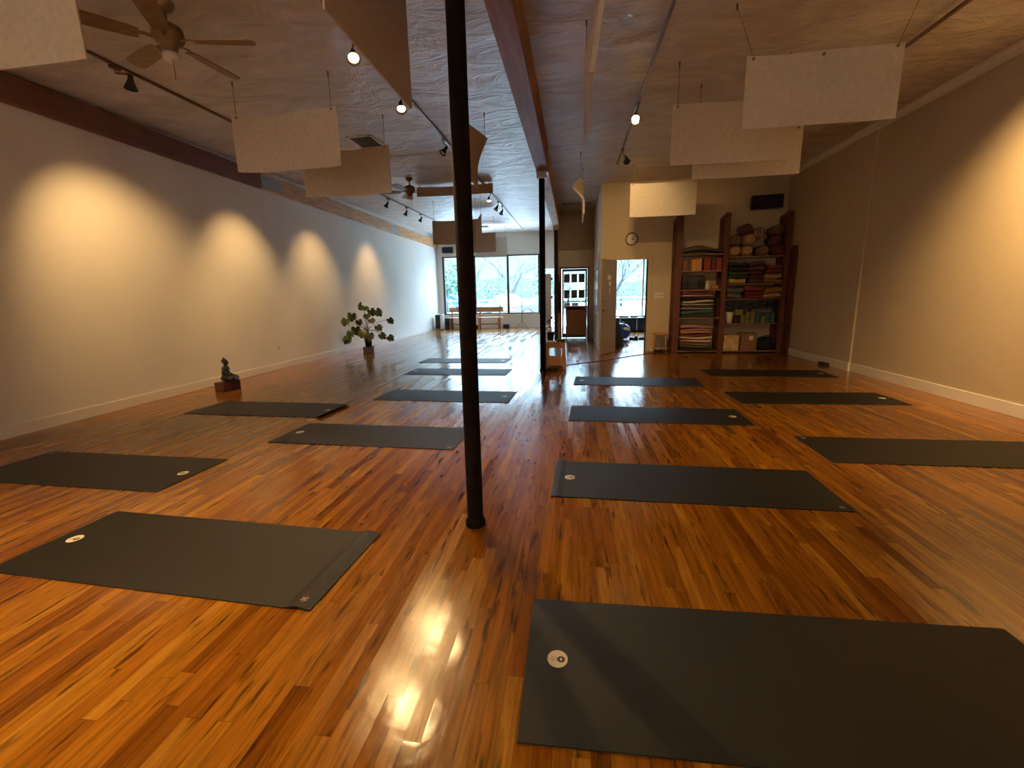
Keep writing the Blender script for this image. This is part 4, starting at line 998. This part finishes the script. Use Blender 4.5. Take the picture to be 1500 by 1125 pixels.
# ---- benches below the front window
def bench(x, label):
    root = thing('bench', label, 'bench', (x, 18.72, 0), 0, 'benches under the front window')
    hw = .56
    for k in range(3): MB().box(x - hw, x + hw, 18.50 + k * .125, 18.61 + k * .125, .455, .485).build('seat_slat', M['benchwood'], root, bevel=.004)
    MB().tube([(x - hw, 18.93, .80), (x + hw, 18.93, .80)], None, wh=(.028, .19)).build('back_board', M['benchwood'], root, bevel=.005)
    for s in (-1, 1):
        xx = x + s * (hw - .14)
        b = MB(); b.tube([(xx, 18.90, 0), (xx, 18.88, .46), (xx, 18.96, .93)], None, wh=(.055, .05)); b.build('rear_post', M['benchwood'], root)
        MB().tube([(xx, 18.54, 0), (xx, 18.55, .455)], None, wh=(.06, .06)).build('leg', M['benchwood'], root)
        MB().tube([(xx, 18.52, .43), (xx, 18.90, .43)], None, wh=(.05, .05)).build('side_rail', M['benchwood'], root)
    MB().tube([(x - hw + .16, 18.72, .2), (x + hw - .16, 18.72, .2)], None, wh=(.03, .05)).build('stretcher', M['benchwood'], root)
bench(-4.72, 'wooden bench at the left end of the front window')
bench(-3.50, 'wooden bench right of the near column, under the window')
for x, lab in ((-4.70, 'small dark shoe box under the left bench'), (-4.02, 'small dark box under the right bench')):
    tag(MB().box(x - .10, x + .10, 18.66, 18.85, 0, .16).build('dark_box', M['black_fab'], bevel=.02), lab, 'box', 'dark boxes under the benches')
tag(MB().box(-2.93, -2.68, 18.70, 18.92, 0, .17).build('navy_box', M['b_navy'], bevel=.01), 'navy box on the floor right of the benches', 'box')
# air purifier, floor speaker
ap = thing('air_purifier', 'white air purifier with dark front in the window corner', 'air purifier', (-5.53, 18.42, 0), 0.0)
MB().box(-5.70, -5.40, 18.30, 18.54, .02, .66).build('housing', M['white'], ap, bevel=.02)
MB().box(-5.715, -5.70 + .19, 18.285, 18.305, .05, .62).build('front_grille', M['black'], ap, bevel=.006)
MB().box(-5.66, -5.44, 18.34, 18.50, 0, .025).build('base', M['black'], ap)
sp = thing('floor_speaker', 'black floor speaker between air purifier and bench', 'speaker', (-5.36, 18.70, 0))
MB().box(-5.42, -5.17, 18.66, 18.92, 0, .46).build('cabinet', M['black'], sp, bevel=.015)
MB().lathe([(.09, 0), (.085, .01), (.03, .0), (0, .004)], (-5.295, 18.66, .22), (0, -1, 0), 20).build('woofer', M['black_fab'], sp)
# tripod stand
ts = thing('tripod_stand', 'slim tripod stand in front of the right window pane', 'stand', (-2.12, 18.70, 0))
MB().tube([(-2.12, 18.70, .28), (-2.12, 18.70, 1.80)], [.015, .010], 10).build('pole', M['brass'], ts, smooth=True)
for a in (PI * 1.05, -.05 * PI, PI / 2):
    MB().tube([(-2.12, 18.70, .33), (-2.12 + .27 * math.cos(a), 18.70 + .27 * math.sin(a), .01)], [.012, .010], 8).build('leg', M['brass'], ts, smooth=True)
MB().tube([(-2.18, 18.70, 1.80), (-2.06, 18.70, 1.80)], .013).build('top_bar', M['brass'], ts)

wb = thing('white_board', 'glossy white board on the hall wall left of the open door', 'board', (.59, 12.6, .85))
MB().box(.584, .598, 11.5, 13.8, .85, 2.02).build('panel', pm('glossy_white_board', (.72, .72, .72), .15, .02, 2), wb)
b = MB(); b.box(.58, .6, 11.47, 11.5, .82, 2.05); b.box(.58, .6, 13.8, 13.83, .82, 2.05); b.box(.58, .6, 11.5, 13.8, .82, .85); b.box(.58, .6, 11.5, 13.8, 2.02, 2.05); b.build('frame', M['trim'], wb)
# ---- in front of the entrance door
ca = thing('hall_cabinet', 'dark wooden two tier cabinet in front of the glass door', 'cabinet', (.08, 13.95, 0))
X0, X1, Y0, Y1 = -.235, .395, 13.80, 14.10
for x in (X0, X1 - .03): MB().box(x, x + .03, Y0, Y1, .0, .97).build('side_panel', M['blockwood'], ca, bevel=.003)
MB().box(X0 - .02, X1 + .02, Y0 - .02, Y1, .97, 1.0).build('top', M['shelfwood'], ca, bevel=.004)
for z in (.13, .55, .86): MB().box(X0 + .03, X1 - .03, Y0, Y1, z, z + .025).build('shelf_board', M['shelfwood'], ca)
MB().box(X0 + .03, X1 - .03, Y1 - .015, Y1, .15, .97).build('back_panel', M['foam_brown'], ca)
for z0_, z1_ in ((.155, .545), (.58, .855)):
    for x0_, x1_ in ((X0 + .035, .075), (.085, X1 - .035)):
        MB().box(x0_, x1_, Y0 - .012, Y0 + .006, z0_, z1_).build('door', M['foam_brown'], ca, bevel=.003)
hb = thing('hanging_bag', 'black narrow bag hanging left of the entrance door', 'bag', (-.46, 14.08, 1.78))
MB().tube([(-.46, 14.08, 1.76), (-.46, 14.07, 1.66), (-.46, 14.06, 1.2), (-.455, 14.06, .86), (-.455, 14.06, .80)], [.012, .05, .062, .06, .03], 12).build('bag_body', M['black_fab'], hb, smooth=True)
MB().tube([(-.47, 14.08, 1.74), (-.465, 14.09, 1.95), (-.455, 14.09, 1.95), (-.45, 14.08, 1.74)], .008, 6).build('carry_strap', M['black_fab'], hb, smooth=True)
pb = thing('dark_plant', 'small dark potted plant on the floor at the third column', 'plant', (-.70, 13.75, 0))
MB().lathe([(.09, 0), (.13, .22), (.135, .24), (.11, .24), (.10, .2), (0, .2)], (-.70, 13.75, 0), n=18).build('pot', M['black'], pb, smooth=True)
random.seed(21)
for k in range(9):
    a = k * 2.4; r = sr(.08, .22); h = sr(.34, .62)
    p = Vector((-.70 + r * math.cos(a), 13.75 + r * math.sin(a), h))
    b = MB(); b.tube([(-.70, 13.75, .2), (-.70 + .3 * r * math.cos(a), 13.75 + .3 * r * math.sin(a), h * .7), p], .005, 5); s_ = b.build('leaf_stem', M['stem'], pb)
    b = MB(); b.ell(p, (.075, .035, .010), (sr(-.5, .5), sr(.1, .9), a)); b.build('leaf', M['leaf'], s_, smooth=True)

# ---- seen through the changing-room doorway
lc = thing('low_cabinet', 'low dark cabinet under the changing room window', 'cabinet', (2.1, 16.6, 0))
MB().box(1.02, 3.5, 16.45, 16.86, .04, .47).build('carcass', M['b_navy'], lc, bevel=.004)
MB().box(1.0, 3.52, 16.42, 16.88, .47, .50).build('top', M['trim'], lc, bevel=.004)
for x in (1.62, 2.2, 2.8): MB().box(x, x + .03, 16.44, 16.47, .04, .47).build('divider', M['white'], lc)
for x, wd, lab in ((1.62, .30, 'left dark book on the low cabinet'), (2.02, .22, 'middle dark book on the low cabinet'), (2.42, .24, 'right dark book on the low cabinet')):
    tag(MB().box(x, x + wd, 16.52, 16.74, .501, .545).build('book', M['black_fab'], bevel=.003), lab, 'book', 'books lying on the low cabinet')
bb = thing('blue_bag', 'bright blue bag on the floor seen through the doorway', 'bag', (1.36, 13.6, 0))
M['blue'] = pm('blue_nylon', (.01, .06, .42), .4, .35, 8, .3, 20)
b = MB(); b.ell((1.36, 13.6, .24), (.30, .22, .24), pw=.85); b.build('bag_body', M['blue'], bb, smooth=True)
b = MB(); b.sheet(lambda u, v: (1.40 + .20 * u, 13.395 + .02 * abs(u - .5), .26 + .08 * v + .04 * math.sin(3 * u)), 8, 4, .006); b.build('printed_patch', M['paper'], bb, smooth=True)
b = MB(); b.tube([(1.22, 13.5, .44), (1.30, 13.5, .52), (1.42, 13.5, .52), (1.50, 13.5, .43)], .012, 8); b.build('handle', M['blue'], bb, smooth=True)
cb_ = thing('draped_bag', 'black bag leaning by the doorway behind the open door', 'bag', (1.07, 11.7, 0))
b = MB(); b.lathe([(.02, .68), (.10, .64), (.15, .45), (.20, .2), (.235, 0.0)], (1.045, 11.75, 0), n=18); b.build('bag_body', M['black_fab'], cb_, smooth=True)
b = MB(); b.tube([(1.0, 11.58, .55), (1.03, 11.52, .30), (1.10, 11.52, .12)], .012, 8); b.build('shoulder_strap', M['black'], cb_, smooth=True)
shoe(1.74, 13.5, 0, 1.5, 'black shoe on the changing room floor, left one', 'shoes on the changing room floor')
shoe(2.02, 13.55, 0, 1.3, 'black shoe on the changing room floor, by the door jamb', 'shoes on the changing room floor')
# ceiling and floor of the changing room belong to the shell (floor and ceiling meshes above)

# ================================================================== OUTSIDE
M['asphalt'] = pm('pale_concrete', (.72, .78, .82), .9, .06, 3); M['lawn'] = pm('sunny_lawn', (.075, .13, .07), .9, .3, 2)
M['leaves'] = pm('hazy_foliage', (.04, .085, .055), .8, .4, 4); M['bark'] = pm('grey_bark', (.04, .05, .055), .9, .3, 6)
M['carwhite'] = pm('white_car_paint', (.06, .063, .063), .35, .02, 2, coat=.2); M['carsilver'] = pm('silver_car_paint', (.032, .038, .040), .35, .03, 2, metal=.2, coat=.2); M['carblue'] = pm('blue_car_paint', (.02, .14, .45), .3, .03, 2, coat=.5)
M['carglass'] = pm('dark_car_glass', (.02, .05, .065), .2, .2, 2); M['tyre'] = pm('tyre_rubber', (.03, .03, .03), .8, .2, 20); M['tail'] = pm('red_tail_lamp', (.55, .02, .03), .3, .1, 8)
struct(MB().box(-60, 60, 19.4, 29, -.14, -.06).build('ground', M['asphalt']))
struct(MB().box(-60, 60, 29, 38, -.14, -.06).build('road', pm('grey_asphalt', (.022, .028, .030), .9, .1, 3)))
struct(MB().box(-60, 60, 38, 95, -.14, -.05).build('lawn', M['lawn']))
struct(MB().box(-.48, 4.8, 17.02, 19.4, -.10, -.03).build('path', M['asphalt']))
def car(x, y, rz, paint, label, hgt=1.45, ln=4.6):
    root = thing('parked_car', label, 'car', (x, y, -.06), rz, 'parked cars outside the window'); W_ = WM[root.name]
    def fin(b, nm, mt, par=root, **k):
        b.bm.transform(W_); return b.build(nm, mt, par, **k)
    h = ln / 2; w = .88; k = hgt / 1.45
    lo = [(-h, .30), (-h + .02, .62 * k), (-h + .25, .74 * k), (-h * .42, .88 * k), (h * .55, .93 * k), (h - .12, .90 * k), (h, .62 * k), (h - .03, .30)]
    arch = []
    for cx in (h * .60, -h * .60):
        arch += [(cx + .36 * math.cos(a), .30 + .34 * math.sin(a)) for a in [PI * i / 8 for i in range(9)]]
    fin(MB().prism(lo + arch, -w, w), 'body', paint, bevel=.06, seg=3)
    def cabin(sh, z1, nm, mt):
        b = MB(); P = [(-h * .46 + sh, .86 * k), (-h * .12, z1), (h * .30, z1), (h * .74 - sh, .90 * k)]
        A = [b.bm.verts.new((px, -w + .06, pz) if i in (0, 3) else (px, -w + .24, pz)) for i, (px, pz) in enumerate(P)]
        B = [b.bm.verts.new((px, w - .06, pz) if i in (0, 3) else (px, w - .24, pz)) for i, (px, pz) in enumerate(P)]
        for i in range(4): b.bm.faces.new((A[i], A[(i + 1) % 4], B[(i + 1) % 4], B[i]))
        b.bm.faces.new(A[::-1]); b.bm.faces.new(B)
        return fin(b, nm, mt, bevel=.03)
    cabin(0, 1.45 * k, 'roof', paint)
    for s in (-1, 1):
        b = MB(); P = [(-h * .40, .90 * k), (-h * .10, 1.36 * k), (h * .26, 1.36 * k), (h * .62, .92 * k)]
        def yy(z): t = (z - .86 * k) / (.59 * k); return s * (w - .06 - .18 * t + .012)
        for a0, a1 in ((0.0, .46), (.5, 1.0)):
            q = []
            for u, top in ((a0, 0), (a1, 0), (a1, 1), (a0, 1)):
                bx = P[0][0] + (P[3][0] - P[0][0]) * u; tx = P[1][0] + (P[2][0] - P[1][0]) * u
                z = (1.36 if top else .92) * k; q.append(b.bm.verts.new((tx if top else bx, yy(z), z)))
            b.bm.faces.new(q)
        fin(b, 'side_windows', M['carglass'])
    b = MB()
    for s0, s1 in (((-h * .43, .89 * k), (-h * .14, 1.40 * k)), ((h * .71, .93 * k), (h * .32, 1.40 * k))):
        dx = -.02 if s0[0] < 0 else .02
        q = [b.bm.verts.new((s0[0] + dx, -w + .12, s0[1])), b.bm.verts.new((s0[0] + dx, w - .12, s0[1])), b.bm.verts.new((s1[0] + dx, w - .28, s1[1])), b.bm.verts.new((s1[0] + dx, -w + .28, s1[1]))]; b.bm.faces.new(q)
    fin(b, 'windscreen', M['carglass'])
    for cx in (h * .60, -h * .60):
        for s in (-1, 1):
            t = fin(MB().lathe([(.0, -.10), (.30, -.10), (.32, -.06), (.32, .06), (.30, .10), (0, .10)], (cx, s * (w - .10), .32), (0, 1, 0), 24), 'wheel', M['tyre'], smooth=False)
            fin(MB().lathe([(.19, 0), (.17, .012), (0, .02)], (cx, s * (w + .0), .32), (0, s, 0), 18), 'hub_cap', M['carsilver'], t)
    for s in (-1, 1): fin(MB().box(h - .30, h + .012, min(s * (w + .012), s * (w - .16)), max(s * (w + .012), s * (w - .16)), .62 * k, .84 * k), 'tail_lamp', M['tail'], bevel=.02)
car(-4.9, 32.0, 0.0, M['carwhite'], 'white car parked outside behind the benches', 1.52, 4.5)
car(-1.25, 27.2, PI, M['carsilver'], 'silver car with red tail lamp at the right window pane', 1.42, 4.7)
car(-12.4, 44.0, 0.0, M['carblue'], 'blue car far away at the left window pane', 1.6, 4.6)
def bushy(name, x, y, w, h, n, label, group, seed):
    random.seed(seed)
    root = thing(name, label, 'tree', (x, y, -.06), 0, group)
    MB().tube([(x, y, -.06), (x + sr(-.1, .1), y, h * .3), (x + sr(-.2, .2), y, h * .62)], [.16, .12, .06], 8).build('trunk', M['bark'], root, smooth=True)
    b = MB(); cl = [(Vector((x + sr(-.75, .75) * w / 2, y + sr(-.5, .5) * w / 2, h * sr(.38, .88))), sr(.18, .32) * w) for _ in range(9)]
    for _ in range(n):
        c, r = random.choice(cl); d = Vector((random.gauss(0, 1), random.gauss(0, 1), random.gauss(0, .8))).normalized()
        p = c + d * r * (sr(.35, 1) ** .5); a = Vector((random.gauss(0, 1), random.gauss(0, 1), random.gauss(0, 1))).normalized(); e = a.orthogonal().normalized(); s = sr(.07, .16) * (h / 3) ** .5
        b._add([p - a * s, p + e * s * .6, p + a * s, p - e * s * .6], [(0, 1, 2, 3)])
    b.build('crown', M['leaves'], root)
G = 'green trees beyond the car park'
bushy('leafy_tree', -11.6, 41, 3.6, 4.6, 800, 'leafy tree at the left edge of the front window', G, 31)
bushy('leafy_tree', -8.2, 52, 4.4, 2.9, 700, 'low round tree behind the white car left of the bare tree', G, 32)
bushy('leafy_tree', -10.8, 56, 5.0, 2.6, 700, 'low wide tree behind the near column', G, 33)
bushy('leafy_tree', -4.0, 54, 4.5, 2.8, 700, 'low tree behind the bare tree trunk', G, 34)
bushy('leafy_tree', -1.9, 44, 4.0, 3.6, 800, 'rounded green tree behind the silver car', G, 35)
bushy('leafy_tree', 5.2, 52, 6.0, 3.2, 700, 'low tree seen through the changing room window', G, 36)
bushy('leafy_tree', 2.0, 46, 4.0, 3.4, 700, 'tree seen through the front door glass', G, 37)
def bare_tree(x, y, h, label, seed):
    random.seed(seed)
    root = thing('bare_tree', label, 'tree', (x, y, -.06), 0, 'bare trees beyond the car park')
    tr = MB(); br = MB(); tw_ = MB(); n = [0]
    def grow(p, d, ln_, r, lev):
        q = p + d * ln_; mid = p.lerp(q, .5) + Vector((sr(-.06, .06), sr(-.06, .06), sr(-.02, .05))) * ln_
        (tr if lev == 0 else br if lev < 3 else tw_).tube([p, mid, q], [r, r * .85, r * .62], 6 if lev < 3 else 4, caps=False)
        if lev >= 5: return
        for k in range(4 if lev == 0 else random.choice((2, 3))):
            a = sr(0, 2 * PI); t = sr(.3, .75) if lev else sr(.35, .8)
            o = Vector((math.cos(a), math.sin(a) * .7, 0)); nd_ = (d * math.cos(t) + o * math.sin(t) + Vector((0, 0, .12))).normalized()
            grow(p.lerp(q, sr(.75, 1)), nd_, ln_ * sr(.62, .88), r * .55, lev + 1)
    grow(Vector((x, y, -.06)), Vector((0, 0, 1)), h * .26, .17, 0)
    tr.build('trunk', M['bark'], root, smooth=True); br.build('branches', M['bark'], root, smooth=True); tw_.build('twigs', M['bark'], root)
bare_tree(-5.0, 37.0, 7.0, 'spreading bare tree outside the middle of the front window', 5)
bare_tree(-9.2, 39.0, 6.0, 'bare tree at the left window pane', 8)
bare_tree(3.6, 40.0, 6.5, 'bare tree seen through the changing room window', 14)
for x, h, lab in ((-9.9, 6.2, 'thin lamp post outside the left window pane'), (-6.6, 6.6, 'thin lamp post left of the bare tree'), (-3.4, 4.8, 'thin lamp post right of the bare tree')):
    r_ = thing('lamp_post', lab, 'lamp post', (x, 40.5, -.06), 0, 'posts beyond the car park')
    MB().tube([(x, 40.5, -.06), (x, 40.5, h)], [.05, .035], 8).build('pole', M['bark'], r_)
    MB().tube([(x, 40.5, h), (x + .5, 40.3, h + .12)], [.03, .025], 8).build('lamp_arm', M['bark'], r_)
    MB().box(x + .4, x + .8, 40.2, 40.4, h + .08, h + .15).build('lamp_head', M['bark'], r_)
fe = thing('rail_fence', 'long pale rail fence beyond the parked cars', 'fence', (-3, 42.5, -.06))
for z in (.5, .95): MB().box(-22, 16, 42.48, 42.52, z, z + .08).build('rail', M['paper'], fe)
for k in range(16): MB().box(-21.5 + k * 2.45, -21.4 + k * 2.45, 42.46, 42.54, -.06, 1.15).build('post', M['paper'], fe)
hb_ = MB(); random.seed(2); prof = [(-90 + 6 * i, 4.0 + 2.2 * math.sin(i * .7) + 1.2 * math.sin(i * 1.9 + 1)) for i in range(31)]
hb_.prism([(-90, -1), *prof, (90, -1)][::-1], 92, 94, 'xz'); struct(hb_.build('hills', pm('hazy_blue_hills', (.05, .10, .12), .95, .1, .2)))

# ================================================================== LIGHT
wd = bpy.data.worlds.new('daylight_sky'); S.world = wd; wd.use_nodes = True; nt = wd.node_tree; nt.nodes.clear()
o = nt.nodes.new('ShaderNodeOutputWorld'); bgn = nt.nodes.new('ShaderNodeBackground'); nt.links.new(bgn.outputs[0], o.inputs[0])
tc = nt.nodes.new('ShaderNodeTexCoord'); sp = nt.nodes.new('ShaderNodeSeparateXYZ'); nt.links.new(tc.outputs['Generated'], sp.inputs[0])
rp = nt.nodes.new('ShaderNodeValToRGB'); nt.links.new(sp.outputs['Z'], rp.inputs[0])
e = rp.color_ramp.elements
e[0].position = 0.0; e[0].color = (.028, .050, .056, 1); e[1].position = .45; e[1].color = (.48, .74, 1.0, 1)
q = e.new(.14); q.color = (.024, .048, .060, 1); q = e.new(.28); q.color = (.46, .70, .92, 1)
nt.links.new(rp.outputs[0], bgn.inputs[0]); bgn.inputs[1].default_value = 17.0
su = bpy.data.lights.new('sun', 'SUN'); su.energy = 8.0; su.angle = .01; su.color = (1, .97, .92)
so = bpy.data.objects.new('sun', su); COL.objects.link(so); so.rotation_euler = Vector((.45, .35, -.82)).to_track_quat('-Z', 'Y').to_euler()

# ================================================================== CAMERA
cam = bpy.data.cameras.new('camera'); co = bpy.data.objects.new('camera', cam); COL.objects.link(co)
cam.sensor_width = 36; cam.lens = 658.16 / 1500 * 36; cam.clip_start = .05; cam.clip_end = 400
Rw = ((0.990804, 0.133627, -0.021255), (0.005044, -0.19346, -0.981095), (-0.135213, 0.971966, -0.192355))
mw = Matrix(((Rw[0][0], -Rw[1][0], -Rw[2][0], 0), (Rw[0][1], -Rw[1][1], -Rw[2][1], 0), (Rw[0][2], -Rw[1][2], -Rw[2][2], 1.33621), (0, 0, 0, 1)))
co.matrix_world = mw
S.camera = co
vs_ = S.view_settings; vs_.view_transform = 'Standard'; vs_.look = 'None'; vs_.exposure = 1.12; vs_.gamma = 1.0; vs_.use_curve_mapping = False
S.cycles.max_bounces = 8; S.cycles.diffuse_bounces = 5; S.cycles.glossy_bounces = 4; S.cycles.transparent_max_bounces = 12
S.cycles.sample_clamp_indirect = 6; S.cycles.use_denoising = True
